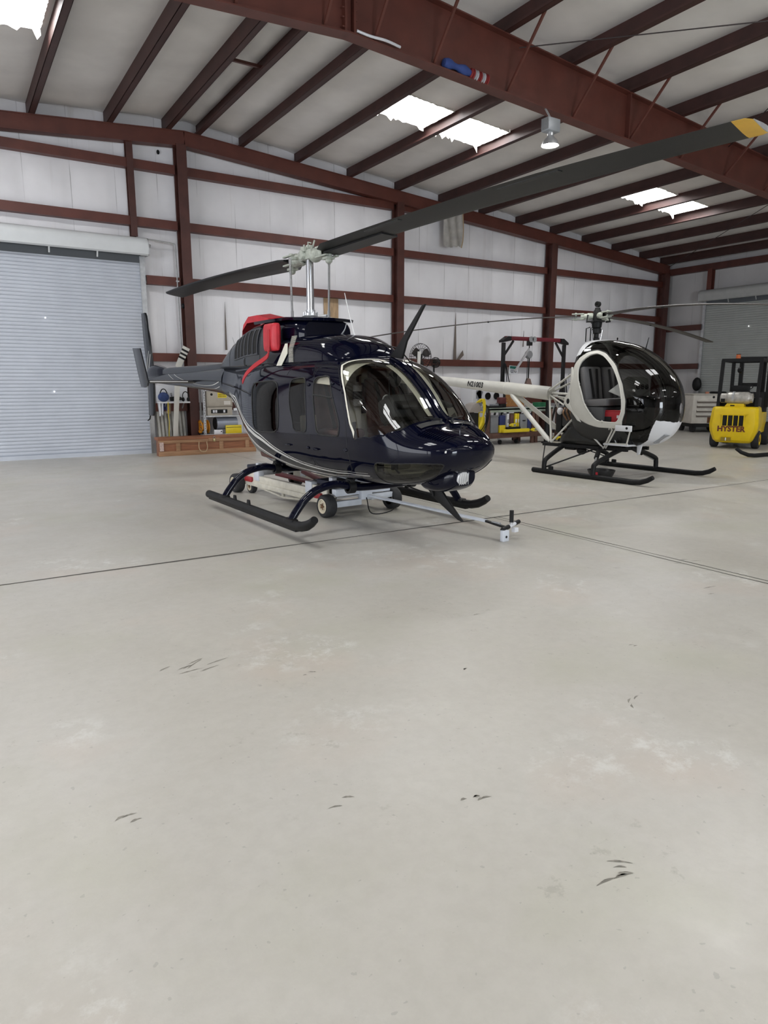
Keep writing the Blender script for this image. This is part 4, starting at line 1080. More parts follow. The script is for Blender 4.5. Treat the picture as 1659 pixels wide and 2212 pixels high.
world_thing('exhaust_cover', [(ec, 'hood', M_red_cov, dict(fix=False)), (MB().bar((-1.70, 0.15, 2.45), (-1.62, 0.17, 2.36), 0.05, 0.01), 'tie_strap', M_red_cov, {})], 'red fabric hood draped over the exhaust on top of the dark helicopter', 'cover')
stack.build('exhaust_stack', M_galv, H)

fe = MB().tube([(0, 0, 0.02), (0, 0, 0.04), (0, 0, 0.26), (0, 0, 0.30)], [0.04, 0.055, 0.055, 0.02], 18)
ex = world_thing('fire_extinguisher', [(fe, 'bottle', P('extinguisher_white', (0.55, 0.55, 0.55), 0.35), {}), (MB().tube([(0, 0, .30), (0, 0, .36)], 0.018, 10).bar((0, 0, .36), (.07, 0, .38), .02, .015), 'valve', M_black, {}), (MB().lathe((0, 0, 0.10), (0, 0, 1), [(0, .0565), (.09, .0565)], 18), 'label', M_grey if 'M_grey' in globals() else M_black, dict(fix=False))], 'white bottle extinguisher on the cream pillar inside the dark helicopter cabin', 'extinguisher')
c1_, s1_ = math.cos(HEAD), math.sin(HEAD)
ex.location = (4.09 + 1.025*c1_ - 0.06*s1_, 8.18 + 1.025*s1_ + 0.06*c1_, 1.36)
# bubble stations: u, keel z, top z, widest z, half width, upper and lower exponent
H2 = [
 (1.765, 1.14, 1.32, 1.24, 0.035, 2.0, 2.0),
 (1.75, 1.02, 1.43, 1.24, 0.10, 2.0, 2.0),
 (1.70, 0.89, 1.58, 1.24, 0.24, 2.0, 2.0),
 (1.58, 0.73, 1.78, 1.25, 0.40, 2.1, 2.0),
 (1.36, 0.60, 2.00, 1.27, 0.53, 2.2, 2.1),
 (1.05, 0.54, 2.21, 1.30, 0.62, 2.3, 2.2),
 (0.75, 0.52, 2.33, 1.33, 0.66, 2.4, 2.3),
 (0.40, 0.52, 2.40, 1.36, 0.66, 2.5, 2.4),
 (0.10, 0.58, 2.42, 1.40, 0.64, 2.5, 2.4),
 (-0.15, 0.72, 2.40, 1.45, 0.59, 2.5, 2.4),
]
# ================================================================== the small white and black helicopter
M_ivory = P('ivory_paint', (0.66, 0.65, 0.60), 0.32, noise=0.06, nscale=5)
M_white = P('white_gloss', (0.70, 0.71, 0.74), 0.28)
M_seat = P('grey_vinyl', (0.125, 0.122, 0.125), 0.5, bump=0.15, bscale=70)
M_rust = P('heat_stained_metal', (0.20, 0.11, 0.06), 0.45, 0.5, noise=0.5, nscale=18)
G_smoke = GLASS('smoked_bubble', (0.19, 0.19, 0.178), 1.05)
HEAD2 = -PI/2 + math.radians(4.35)
T = empty('helicopter', (10.24, 8.80, 0), HEAD2)
tag(T, 'small helicopter with smoked black bubble nose, open doorway and thin white tail boom', 'helicopter')
f2 = table_fn(H2)
D_IN = round_poly([(0.085,66),(0.13,56),(0.27,46.5),(0.40,43.2),(0.57,46.5),(0.81,58),(0.975,73.5),(1.05,89),(1.045,99),(0.96,113),(0.80,112.8),(0.56,112.2),(0.38,99),(0.21,86),(0.12,77)], 3, 0.35)
D_OUT = round_poly([(-0.029,63),(0.055,52),(0.2,43),(0.37,38.2),(0.57,41.2),(0.85,54),(1.03,72),(1.115,87.5),(1.11,100),(1.05,112),(1.03,122),(0.84,121.5),(0.56,121),(0.33,117),(0.13,112),(-0.029,104)], 3, 0.25)
CHIN = [(1.56,114),(1.65,120),(1.70,130),(1.735,150),(1.752,181),(0.85,181),(0.95,172),(1.18,163),(1.37,150)]
ROOF = [(-0.029,-1),(0.42,-1),(0.34,9),(0.22,15),(0.12,22),(0.085,34),(0.05,47),(-0.029,50)]
BELLY = [(-0.029,104),(0.13,112),(0.33,117),(0.56,121),(0.84,121.5),(1.03,122),(1.10,135),(1.05,168),(0.9,181),(-0.029,181)]
regs = []
for sg in (-1, 1):
    regs += [('roof_fairing', ROOF, sg), ('belly', BELLY, sg), ('door_frame', D_OUT, sg), ('doorway', D_IN, sg), ('chin_panel', CHIN, sg)]
us = np.concatenate([np.linspace(-0.03, 1.62, 140), np.linspace(1.63, 1.765, 28)])
sk = skin_mesh(f2, us, np.linspace(-180, 180, 361), regs)
mesh_from('bubble', sk['body'], G_smoke, T)
M_under = P('dark_underbelly', (0.03, 0.03, 0.03), 0.5)
for sd, sg in (('R', -1), ('L', 1)):
    o = mesh_from('door_frame', sk['door_frame'+sd], M_ivory, T)
    sm = o.modifiers.new('solid', 'SOLIDIFY'); sm.thickness = 0.03; sm.offset = -1
    if 'roof_fairing'+sd in sk: mesh_from('roof_fairing', sk['roof_fairing'+sd], M_white, T)
    mesh_from('belly', sk['belly'+sd], M_under, T)
    if 'chin_panel'+sd in sk: mesh_from('chin_panel', sk['chin_panel'+sd], M_white, T)
    edge_tube(MB(), f2, D_IN, 0.009, 0.0, sg).build('doorway_lip', M_ivory, T)
    edge_tube(MB(), f2, [(0.2,42),(0.37,37.5),(0.57,40.5),(0.85,53.5),(1.035,72),(1.122,87.5),(1.117,100),(1.06,112)], 0.010, 0.0, sg, closed=False).build('door_seal', M_seal, T)
    # side sill with lightening hole, and the flared panel behind the doorway
    y = sg*0.60
    sl = MB().box((1.10, y, 0.885), (0.32, 0.025, 0.10)).build('sill_plate', M_white, T, bevel=0.006)
    MB().cyl((1.17, y-0.015, 0.89), (1.17, y+0.015, 0.89), 0.022, n=16).build('lightening_hole', M_hole, sl)
    pl = [(-0.02, y, 1.93), (-0.05, y, 1.93), (-0.055, y, 1.62), (-0.10, y, 1.46), (-0.17, y, 1.38), (-0.18, y, 1.28), (-0.10, y, 1.20), (0.0, y, 1.13), (0.14, y, 0.98), (0.22, y, 0.95), (0.05, y, 1.2)]
    fp_ = MB().prism([(a, b-0.012, c) for a, b, c in pl], (0, 0.024, 0)).build('side_panel', M_ivory, T, bevel=0.005)
    MB().ball((-0.085, y+sg*0.012, 1.32), (0.035, 0.008, 0.05), 16, 8).build('step_port', M_hole, fp_)
mb = MB(); r_ = surf(f2, np.full(241, 1.765), np.linspace(-180, 180, 241)); mb.add([(1.767, 0, 1.24)]+r_.tolist(), [(0, i, i+1) for i in range(1, 241)]); mb.build('nose_cap', G_smoke, T, fix=False)
r_ = surf(f2, np.full(73, 0.0), np.linspace(-180, 180, 73), -0.02); MB().add([(0.0, 0, 1.45)]+r_.tolist(), [(0, i, i+1) for i in range(1, 73)]).build('cabin_bulkhead', P('charcoal_liner', (0.035, 0.034, 0.033), 0.8), T, fix=False)
MB().cyl((1.0, 0.05, 2.22), (1.04, 0.06, 2.42), 0.010, 0.006, n=8).build('outside_thermometer', M_black, T)
MB().box((0.62, 0, 0.925), (1.05, 1.10, 0.03)).build('cabin_floor', M_under, T)
# bench seat
mb = MB().box((0.40, 0, 1.085), (0.50, 1.14, 0.29)); sb_ = mb.build('seat_box', P('seat_base_grey', (0.055, 0.057, 0.06), 0.6), T, bevel=0.02)
for y in (-0.30, 0.28):
    MB().box((0.43, y, 1.30), (0.55, 0.54, 0.13), (0, -0.06, 0)).build('seat_cushion', M_seat, sb_, bevel=0.035)
    MB().box((0.17, y, 1.63), (0.12, 0.50, 0.62), (0, -0.16, 0)).build('seat_back', M_seat, sb_, bevel=0.04)
    for k in (-0.1, 0.1): MB().bar((0.20, y+k, 1.90), (0.30, y+k*0.6, 1.38), 0.05, 0.008, up=(1, 0, 0.2)).build('seat_belt', M_black, sb_)
# instrument hood and pedestal
mb = MB(); pr = [(0.60, 1.50), (0.66, 1.54), (0.98, 1.76), (1.10, 1.72), (1.14, 1.42), (0.95, 1.38)]
mb.prism([(a, -0.40, b) for a, b in pr], (0, 0.45, 0)); ih = mb.build('instrument_hood', P('pale_hood', (0.52, 0.54, 0.53), 0.5), T, bevel=0.015)
for k in range(3): MB().lathe((1.12, -0.30+0.13*k, 1.58), (1, 0, 0.1), [(0, .045), (.02, .045), (.022, 0)]).build('gauge', M_black, ih)
MB().box((1.20, -0.12, 1.10), (0.18, 0.26, 0.66), (0, 0.12, 0)).build('pedestal', M_black, T, bevel=0.03)
for y in (-0.3, 0.25):
    MB().tube([(0.86, y, 0.94), (0.92, y, 1.2), (0.84, y, 1.36)], 0.014, 8).build('cyclic_stick', M_black, T)
    for k in (-0.07, 0.07): MB().tube([(1.25, y+k, 0.72), (1.36, y+k, 0.82), (1.38, y+k, 0.92)], 0.016, 8).build('pedal', M_black, T)
# mast and rotor head
ms = MB().lathe((0, 0, 2.40), (0, 0, 1), [(0, .06), (.06, .055), (.07, .045), (.13, .045), (.15, .085), (.22, .085), (.24, .07), (.25, .085), (.34, .095), (.345, .14), (.365, .145), (.375, .10), (.38, .08), (.53, .075), (.57, .05), (.60, .045)])
ms = ms.build('mast', M_black, T)
mb = MB(); mb.lathe((0, -0.03, 3.06), (0, 1, 0), [(0, .05), (.06, .05), (.06, .02), (0, .02), (0, .05)]); mb.build('lifting_eye', M_black, ms)
for k in (0.4, 2.5, 4.6): MB().cyl((0.08*math.cos(k), 0.08*math.sin(k), 2.40), (0.11*math.cos(k), 0.11*math.sin(k), 2.60), 0.012, n=8).build('control_rod', M_alu, ms)
for x in (-0.19, -0.09): MB().tube([(x, -0.05, 2.40), (x, -0.05, 2.64), (x+0.08, -0.04, 2.66)], 0.010, 8).build('control_rod', M_black, ms)
TH2 = math.radians(7.6) - HEAD2
M_blade2 = P('brown_black_blade', (0.030, 0.024, 0.022), 0.4, noise=0.15)
for k in range(3):
    A = Matrix.Rotation(TH2 + k*2*PI/3, 4, 'Z')
    def put2(mb, nm, mat, par, **kw):
        mb.v = [tuple(A @ Vector(v)) for v in mb.v]; return mb.build(nm, mat, par, **kw)
    g = MB(); g.lathe((0.07, 0, 2.85), (1, 0, 0), [(0, .05), (.02, .06), (.10, .06), (.11, .05), (.22, .05)])
    g.box((0.34, 0, 2.895), (0.22, 0.10, 0.022)); g.box((0.34, 0, 2.805), (0.22, 0.10, 0.022)); g.cyl((0.38, 0, 2.78), (0.38, 0, 2.92), 0.02, n=10)
    put2(g, 'blade_grip', M_hub, ms, bevel=0.004)
    put2(MB().tube([(0.06, 0.15, 2.745), (0.17, 0.17, 2.745)], 0.016, 8).tube([(0.17, 0.17, 2.73), (0.16, 0.13, 2.86), (0.16, 0.0, 2.87)], 0.012, 8), 'pitch_link', M_black, ms)
    mb = MB(); R2 = 4.6
    airfoil_blade(mb, [0.30, 0.42, 0.6, 1.0, 1.5, 2.0, 2.5, 3.0, 3.5, 4.0, 4.4, 4.6], lambda r: 0.09 if r < 0.4 else 0.17, lambda r: 7-1.2*r, lambda r: 2.85+0.02*math.sin(min(r, 2))-0.31*(r/R2)**2, -1, th=0.13)
    b_ = put2(mb, 'rotor_blade', M_blade2, T)
    put2(MB().box((2.0, 0.06, 2.80), (0.03, 0.03, 0.03)), 'trim_tab', M_black, b_)
# tail boom with registration
B0, B1 = Vector((-0.98, 0, 1.44)), Vector((-5.2, 0, 1.78))
bm_ = MB().tube([B0, B0.lerp(B1, 0.28), B0.lerp(B1, 0.285), B1], [0.135, 0.130, 0.125, 0.085], 32).build('tail_boom', M_ivory, T)
MB().tube([B0.lerp(B1, 0.279), B0.lerp(B1, 0.287)], [0.134, 0.133], 32).build('boom_clamp', M_ivory, bm_)
ax = (B0-B1).normalized()
te = text_obj('registration_text', 'N21003', 0.165, P('black_vinyl', (0.015, 0.015, 0.015), 0.5), bm_, (0, 0, 0), (1, 0, 0), (0, 1, 0), 0.0, 0.12, 1.0, 0.005)
cu_ = Vector((-3.02, 0, 0)); t0_ = (cu_.x - B0.x)/(B1.x-B0.x); cz = B0.lerp(B1, t0_)
tb2 = bmesh.new(); tb2.from_mesh(te.data)
for hh in np.linspace(-0.02, 0.14, 17): bmesh.ops.bisect_plane(tb2, geom=tb2.verts[:]+tb2.edges[:]+tb2.faces[:], plane_co=(0, hh, 0), plane_no=(0, 1, 0))
bmesh.ops.triangulate(tb2, faces=tb2.faces[:]); tb2.to_mesh(te.data); tb2.free()
for v in te.data.vertices:                         # wrap the letters round the tube
    s, h_ = v.co.x*0.92, v.co.y - 0.055; r = lerp(0.125, 0.085, (t0_-0.285-s/4.23)/0.715) + 0.0045
    a = h_/r + 0.12
    p = cz + ax*s
    v.co = Vector((p.x, -r*math.cos(a), p.z + r*math.sin(a)))
tl = MB(); tl.ball((-5.25, 0.0, 1.79), (0.18, 0.09, 0.10)); tl.build('tail_gearbox', M_ivory, T)
for s in (-1, 1):
    MB().prism([(-5.25, 0.14, 1.79+s*0.05), (-5.20, 0.14, 1.79+s*0.62), (-5.32, 0.14, 1.79+s*0.62), (-5.34, 0.14, 1.79+s*0.05)], (0, 0.015, 0)).build('tail_rotor_blade', M_ivory, T, bevel=0.003)
MB().prism([(-4.95, -0.07, 1.78), (-5.15, -0.55, 2.15), (-5.40, -0.55, 2.15), (-5.25, -0.07, 1.78)], (0, 0.01, 0.02)).build('stabilizer', M_ivory, T, bevel=0.004)
MB().prism([(-5.0, -0.008, 1.70), (-5.2, -0.008, 1.15), (-5.38, -0.008, 1.15), (-5.3, -0.008, 1.70)], (0, 0.016, 0)).build('ventral_fin', M_ivory, T, bevel=0.004)
# tube frame
def rod(p, q, r, nm='frame_tube', mt=M_ivory, taper=False):
    p, q = Vector(p), Vector(q)
    if taper: return MB().tube([p, p.lerp(q, .06), p.lerp(q, .94), q], [r*.45, r, r, r*.45], 16).build(nm, mt, T)
    return MB().cyl(p, q, r, n=12).build(nm, mt, T)
for s in (-1, 1):
    A_ = (-0.66, s*0.33, 0.52); Bn = (-0.99, s*0.04, 1.43)
    rod(A_, Bn, 0.020)
    rod((-0.70, s*0.33, 0.53), (-2.0, s*0.07, 1.43), 0.047, 'boom_strut', taper=True)
    rod(A_, (-0.05, s*0.42, 1.04), 0.018)
    rod((-0.96, s*0.08, 1.50), (-0.04, s*0.30, 1.95), 0.020)
    rod((-0.98, s*0.06, 1.42), (-0.16, s*0.22, 1.06), 0.016)
    rod((0.56, s*0.36, 0.49), (0.10, s*0.48, 0.93), 0.016)
    rod((0.56, s*0.36, 0.50), (0.86, s*0.56, 0.86), 0.015)
    rod((0.60, s*0.36, 0.50), (0.92, s*0.56, 0.86), 0.015)
    rod((1.06, s*0.42, 0.60), (1.22, s*0.58, 0.86), 0.014)
    rod((0.60, s*0.40, 0.585), (1.08, s*0.42, 0.60), 0.016)
    MB().box((0.84, s*0.30, 0.575), (0.50, 0.26, 0.03)).build('platform', M_white, T, bevel=0.005)
rod((-0.95, 0, 1.45), (-0.12, 0.0, 1.42), 0.024)
rod((-0.92, -0.03, 1.40), (-0.14, -0.10, 1.32), 0.018)
mb = MB().box((-0.28, 0, 1.06), (0.42, 0.46, 0.50)); mb.box((-0.30, -0.26, 1.0), (0.30, 0.10, 0.34)); mb.build('engine_block', P('engine_grey', (0.05, 0.05, 0.05), 0.5, 0.4, noise=0.3, nscale=20), T, bevel=0.03)
for k in range(5): MB().tube(spline([(-0.42+0.07*k, -0.26, 1.18), (-0.40+0.08*k, -0.33, 1.08+0.03*k), (-0.32+0.07*k, -0.30, 0.95)], 5), 0.020, 8).build('exhaust_pipe', M_rust, T)
for k in range(4): MB().tube(spline([(-0.55+0.08*k, -0.12, 1.32), (-0.40+0.06*k, -0.22, 1.20-0.04*k), (-0.2, -0.28, 1.26-0.05*k)], 5), 0.012, 6).build('hose', M_rust if k % 2 else M_black, T)
MB().ball((-0.50, -0.30, 1.12), (0.06, 0.06, 0.07)).build('air_filter', M_white, T)
MB().box((-0.52, -0.25, 0.92), (0.14, 0.12, 0.42)).build('oil_tank', M_black, T, bevel=0.02)
fsh = table_fn([(-0.62, .50, .62, .55, .12, 3, 3), (-0.5, .48, .72, .56, .24, 3, 3), (-0.25, .47, .98, .62, .32, 3, 3), (0.1, .46, 1.02, .64, .36, 3, 3), (0.35, .46, .92, .62, .36, 3, 3), (0.55, .48, .72, .58, .28, 3, 3)])
loft(fsh, -0.62, 0.55, 24, 48).build('fan_shroud', P('shroud_black', (0.014, 0.014, 0.013), 0.3), T)
MB().box((0.78, -0.12, 0.76), (0.36, 0.44, 0.20)).build('battery', M_black, T, bevel=0.015)
for k in range(6): MB().tube(spline([(0.62+0.03*k, -0.34, 0.84), (0.60+0.07*k, -0.40-0.01*k, 0.72), (0.66+0.05*k, -0.36, 0.60)], 5), 0.010, 6).build('hose', M_black if k % 3 else M_white, T)
MB().ball((-0.02, -0.22, 0.40), (0.10, 0.08, 0.08)).build('muffler', M_black, T)
MB().box((-0.28, -0.2, 0.425), (0.24, 0.12, 0.06)).build('drain_pan', M_black, T, bevel=0.02)
MB().prism([(1.10, -0.17, 0.58), (1.20, -0.17, 0.60), (1.16, -0.17, 0.42), (1.11, -0.17, 0.40)], (0, 0.03, 0)).build('step', M_white, T, bevel=0.004)
MB().bar((1.42, -0.10, 0.63), (1.62, -0.10, 0.78), 0.14, 0.02).build('chin_vent', P('grey_patch', (0.30, 0.31, 0.33), 0.5), T)
for s in (-1, 1):
    MB().bar((-0.86, s*0.32, 0.475), (1.02, s*0.32, 0.49), 0.05, 0.06).build('longeron', M_black, T)
    y = s*0.965
    skd = MB().tube([(-0.54, y, 0.047), (0.5, y, 0.047), (1.58, y, 0.047), (1.72, y, 0.06), (1.84, y, 0.10), (1.94, y, 0.16)], [0.045]*4+[0.042, 0.036], 14).build('skid', M_skid, T)
    MB().box((-0.12, y, 0.10), (0.10, 0.05, 0.10)).build('wheel_bracket', M_skid, skd, bevel=0.02)
    for u0, u1 in ((0.80, 0.80), (-0.28, -0.45)):
        MB().tube(spline([(u0, y, 0.06), (u0, s*0.955, 0.20), (u0, s*0.90, 0.27), (u0+(u1-u0)*.5, s*0.50, 0.40), (u1, s*0.10, 0.50)], 5), 0.043, 14).build('skid_leg', M_skid, T)
    d0, d1_ = Vector((0.52, s*0.42, 0.50)), Vector((0.78, s*0.935, 0.22))
    dm = MB().tube([d0, d0.lerp(d1_, .55)], 0.042, 14).build('damper', M_black, T)
    MB().tube([d0.lerp(d1_, .5), d1_], 0.020, 10).build('damper_rod', M_galv, dm)
    rod((0.36, s*0.36, 0.46), (-0.26, s*0.93, 0.12), 0.014, 'drag_brace', M_black)
    rod((-0.80, s*0.34, 0.46), (-0.34, s*0.94, 0.20), 0.011, 'drag_brace', M_black)
for u in (-0.45, 0.80): MB().bar((u, -0.34, 0.485), (u, 0.34, 0.485), 0.06, 0.06).build('cross_beam', M_black, T)
# loose things with this helicopter
c4, s4 = math.cos(HEAD2), math.sin(HEAD2)
def at2(u, v, z): return (10.24 + u*c4 - v*s4, 8.80 + u*s4 + v*c4, z)
r = empty('tool_case', at2(0.80, -0.42, 0.9425), HEAD2); tag(r, 'small red metal case on the floor of the open helicopter cabin', 'case')
M_redbox = P('red_box_paint', (0.36, 0.014, 0.022), 0.4)
MB().box((0, 0, 0.105), (0.34, 0.18, 0.21)).build('body', M_redbox, r, bevel=0.012)
MB().box((0, 0, 0.222), (0.32, 0.17, 0.03)).build('lid', M_redbox, r, bevel=0.008)
MB().box((-0.08, -0.094, 0.08), (0.13, 0.01, 0.09)).build('panel', M_hole, r)
MB().box((0.12, -0.094, 0.13), (0.05, 0.008, 0.05)).build('latch', M_white, r)
r = empty('drip_pan', at2(0.58, -0.42, 0), HEAD2); tag(r, 'black drip tray with red label on the floor under the small helicopter', 'tray')
mb = MB().lathe((0, 0, 0), (0, 0, 1), [(0, .001), (0, .20), (.10, .245), (.11, .245), (.11, .235), (.012, .19), (.012, .001)], 32); mb.build('tray', P('black_plastic', (0.015, 0.015, 0.016), 0.4), r)
lb = MB(); n = 6; vs = []
for k in range(n+1):
    a = -1.75+0.55*k/n
    for z, rr in ((0.025, 0.2135), (0.09, 0.2425)): vs.append((rr*math.cos(a), rr*math.sin(a), z))
lb.add(vs, [(2*k, 2*k+2, 2*k+3, 2*k+1) for k in range(n)]); lb.build('label', P('label_red', (0.55, 0.02, 0.04), 0.5), r, fix=False)
# ================================================================== ground handling dolly under the dark helicopter
M_dolly = P('dolly_ivory', (0.64, 0.61, 0.52), 0.45, noise=0.15, nscale=9)
M_dolly2 = P('dolly_daylight_tint', (0.60, 0.63, 0.68), 0.4, noise=0.1, nscale=9)  # blue doorway daylight put into the dolly's pale paint
M_tire = P('tyre_rubber', (0.022, 0.022, 0.024), 0.75, noise=0.2, nscale=30)
M_rim = P('cream_rim', (0.66, 0.60, 0.47), 0.45, noise=0.15, nscale=20)
M_redp = P('red_paint', (0.30, 0.016, 0.02), 0.45, noise=0.15)
DA = math.atan2(-0.996, 0.088)
D = empty('aircraft_dolly', (4.30, 8.74, 0), DA)
tag(D, 'low wheeled aircraft dolly with tow bar parked under the dark helicopter', 'dolly')
def wheel(par, c, r, wd, nm='wheel', sgn=-1, rimc=M_rim, tire=M_tire):
    x, y, z = c
    w_ = MB().lathe((x, y-wd/2, z), (0, 1, 0), [(0.01, r*.58), (0.0, r*.66), (0.0, r*.88), (wd*.12, r*.98), (wd*.3, r), (wd*.7, r), (wd*.88, r*.98), (wd, r*.88), (wd, r*.66), (wd-.01, r*.58)], 36).build(nm, tire, par)
    o = y + sgn*wd/2
    rm = MB().lathe((x, o, z), (0, -sgn, 0), [(-0.004, r*.64), (-0.008, r*.58), (0.012, r*.52), (0.018, r*.36), (0.005, r*.30), (0.005, r*.14), (0.03, r*.12), (0.03, 0.0)], 30)
    rm = rm.build('rim', rimc, w_)
    MB().lathe((x, o, z), (0, sgn, 0), [(-0.02, r*.17), (0.010, r*.17), (0.014, r*.10), (0.014, 0)], 12).build('hub_cap', M_rust, rm)
    for k in range(5):
        a = 2*PI*k/5
        MB().cyl((x+r*.24*math.cos(a), o-sgn*0.008, z+r*.24*math.sin(a)), (x+r*.24*math.cos(a), o+sgn*0.006, z+r*.24*math.sin(a)), r*.05, n=8).build('bolt', M_rust, rm)
    return w_
for y, s in ((-0.53, -1), (0.50, 1)):
    wheel(D, (1.28, y, 0.145), 0.145, 0.14, sgn=s)
    wheel(D, (-1.25, y, 0.145), 0.145, 0.14, sgn=s)
    wheel(D, (-1.05, y*0.72, 0.10), 0.10, 0.09, 'caster', sgn=s)
for y in (-0.40, 0.40):
    s = 1 if y > 0 else -1
    MB().bar((-1.0, y, 0.245), (1.02, y, 0.245), 0.07, 0.10).build('side_rail', M_dolly, D, bevel=0.006)
    MB().bar((-1.15, y+s*0.03, 0.165), (1.15, y+s*0.03, 0.165), 0.05, 0.07).build('lower_rail', M_dolly, D, bevel=0.006)
    for a, b in (((-1.0, y, 0.14), (-0.05, y, 0.065)), ((-0.05, y, 0.065), (1.0, y, 0.14))): MB().bar(a, b, 0.025, 0.025).build('truss_bar', M_dolly, D)
    MB().box((-0.05, y, 0.105), (0.05, 0.03, 0.09)).build('truss_post', M_dolly, D)
    for x in (-1.00, 0.93):
        MB().box((x, y+s*0.055, 0.225), (0.22, 0.05, 0.075)).build('warning_block', M_redp, D, bevel=0.012)
        MB().box((x+0.03, y+s*0.015, 0.26), (0.34, 0.05, 0.18)).build('end_plate', M_dolly, D, bevel=0.008)
    for x in (-0.78, 0.70): MB().box((x, y, 0.30), (0.16, 0.09, 0.16)).build('corner_post', M_dolly2, D, bevel=0.006)
MB().bar((1.30, -0.44, 0.30), (1.30, 0.42, 0.30), 0.09, 0.09).build('front_beam', M_dolly2, D, bevel=0.008)
MB().bar((1.34, -0.44, 0.16), (1.34, -0.06, 0.16), 0.06, 0.075).build('front_step', M_dolly2, D, bevel=0.006)
MB().bar((1.38, 0.06, 0.21), (1.34, 0.44, 0.21), 0.07, 0.07).build('steering_cylinder', M_dolly2, D, bevel=0.01)
MB().bar((1.32, -0.42, 0.235), (1.32, 0.42, 0.235), 0.03, 0.02).build('tie_rod', M_galv, D)
MB().box((1.36, 0.0, 0.29), (0.10, 0.16, 0.20)).build('hitch_block', M_dolly2, D, bevel=0.01)
MB().bar((-1.24, -0.44, 0.28), (-1.24, 0.44, 0.28), 0.08, 0.10).build('rear_beam', M_dolly2, D, bevel=0.008)
MB().bar((-0.6, -0.2, 0.33), (0.25, 0.05, 0.24), 0.07, 0.06).build('lift_arm', P('dark_red_arm', (0.09, 0.012, 0.014), 0.5), D, bevel=0.01)
MB().bar((-0.6, 0.25, 0.33), (0.25, 0.15, 0.24), 0.07, 0.06).build('lift_arm', P('dark_red_arm', (0.09, 0.012, 0.014), 0.5), D, bevel=0.01)
MB().box((0.62, 0.08, 0.27), (0.55, 0.5, 0.16)).build('hydraulic_unit', M_black, D, bevel=0.03)
MB().cyl((0.2, 0.3, 0.30), (0.9, 0.3, 0.32), 0.045, n=14).build('hydraulic_ram', M_alu, D)
for x in (-0.98, 1.02):
    MB().box((x-0.02, -0.24, 0.40), (0.30, 0.34, 0.06)).build('lift_pad', P('navy_pad', (0.012, 0.014, 0.03), 0.6), D, bevel=0.015)
    MB().box((x-0.02, 0.24, 0.40), (0.30, 0.34, 0.06)).build('lift_pad', P('navy_pad', (0.012, 0.014, 0.03), 0.6), D, bevel=0.015)
    for y in (-0.36, 0.36): MB().box((x+0.14, y, 0.44), (0.08, 0.07, 0.07)).build('clamp', M_dolly2, D, bevel=0.006)
# tow bar
cD, sD = math.cos(DA), math.sin(DA)
def dl(x, y, z=0): return ((x-4.30)*cD + (y-8.74)*sD, -(x-4.30)*sD + (y-8.74)*cD, z)
p0, p1 = Vector(dl(4.46, 7.34, 0.235)), Vector(dl(4.90, 5.60, 0.155))
sd = (p1-p0).cross(Vector((0, 0, 1))).normalized()
for s in (-1, 1): MB().cyl(p0+sd*s*0.020, p1+sd*s*0.016, 0.015, n=12).build('tow_tube', M_dolly2, D)
MB().bar(p0.lerp(p1, -0.02), p0.lerp(p1, 0.17), 0.05, 0.035).build('tow_yoke', M_galv, D)
MB().tube(spline([p0+Vector((0, -.05, -.02)), p0.lerp(p1, .08)+Vector((0, -.1, -.19)), p0.lerp(p1, .2)+Vector((0, 0, -.14)), p0.lerp(p1, .28)], 7), 0.007, 8).build('cable', M_black, D)
p2 = Vector(dl(4.93, 5.34, 0.13))
MB().bar(p1, p2+Vector((0, 0, 0)), 0.035, 0.022).build('tow_link', M_black, D)
MB().cyl(p1.lerp(p2, .35)+Vector((0, 0, .012)), p1.lerp(p2, .8)+Vector((0, 0, .02)), 0.013, n=10).build('spring', M_galv, D)
q0, q1 = Vector(dl(4.86, 5.27, 0.125)), Vector(dl(5.20, 5.40, 0.15))
MB().cyl(q0.lerp(q1, .3), q0.lerp(q1, .8), 0.020, n=12).build('cross_handle', M_white, D)
MB().cyl(q0.lerp(q1, .74), q1, 0.024, n=12).build('grip', M_black, D)
MB().cyl(q0.lerp(q1, -.08), q0.lerp(q1, .32), 0.024, n=12).build('grip', M_black, D)
hb = q0.lerp(q1, .5)
MB().cyl(hb, hb+Vector((0, 0, 0.05)), 0.018, n=12).build('handle_stem', M_galv, D)
MB().cyl(hb+Vector((0, 0, .035)), hb+Vector((0, 0, 0.165)), 0.023, n=12).build('grip', M_black, D)
bx = Vector(dl(4.86, 5.25, 0.06)); fb = MB().box(bx, (0.05, 0.09, 0.12), (0, 0, 0)).build('foot_plate', M_dolly2, D, bevel=0.006)
MB().cyl(bx+Vector((0.0255, 0, -0.01)), bx+Vector((0.028, 0, -0.01)), 0.014, n=12).build('bolt_hole', M_hole, fb)
MB().box(hb+Vector((0.02, 0.04, -0.05)), (0.05, 0.06, 0.05)).build('latch', M_white, D, bevel=0.005)
# ================================================================== along the back wall
M_wood = P('varnished_wood', (0.29, 0.115, 0.055), 0.5, noise=0.3, nscale=3, stretch=(1, 10, 10))
M_wood2 = P('pale_wood', (0.36, 0.20, 0.105), 0.55, noise=0.25, nscale=3, stretch=(1, 10, 10))
M_ply = P('plywood', (0.42, 0.29, 0.17), 0.6, noise=0.25, nscale=4, stretch=(6, 6, 1))
M_beige = P('beige_enamel', (0.40, 0.36, 0.30), 0.45, noise=0.08)
M_yel = P('yellow_paint', (0.72, 0.56, 0.02), 0.4, noise=0.06)
M_brown = P('brown_steel', (0.12, 0.058, 0.042), 0.55, noise=0.35, nscale=8)
M_blue = P('navy_plastic', (0.02, 0.03, 0.12), 0.5)
M_grey = P('mid_grey', (0.22, 0.23, 0.25), 0.5, noise=0.1)
def TH(nm, loc, label, cat, group=None, rz=0.0):
    r = empty(nm, loc, rz); tag(r, label, cat, group); return r
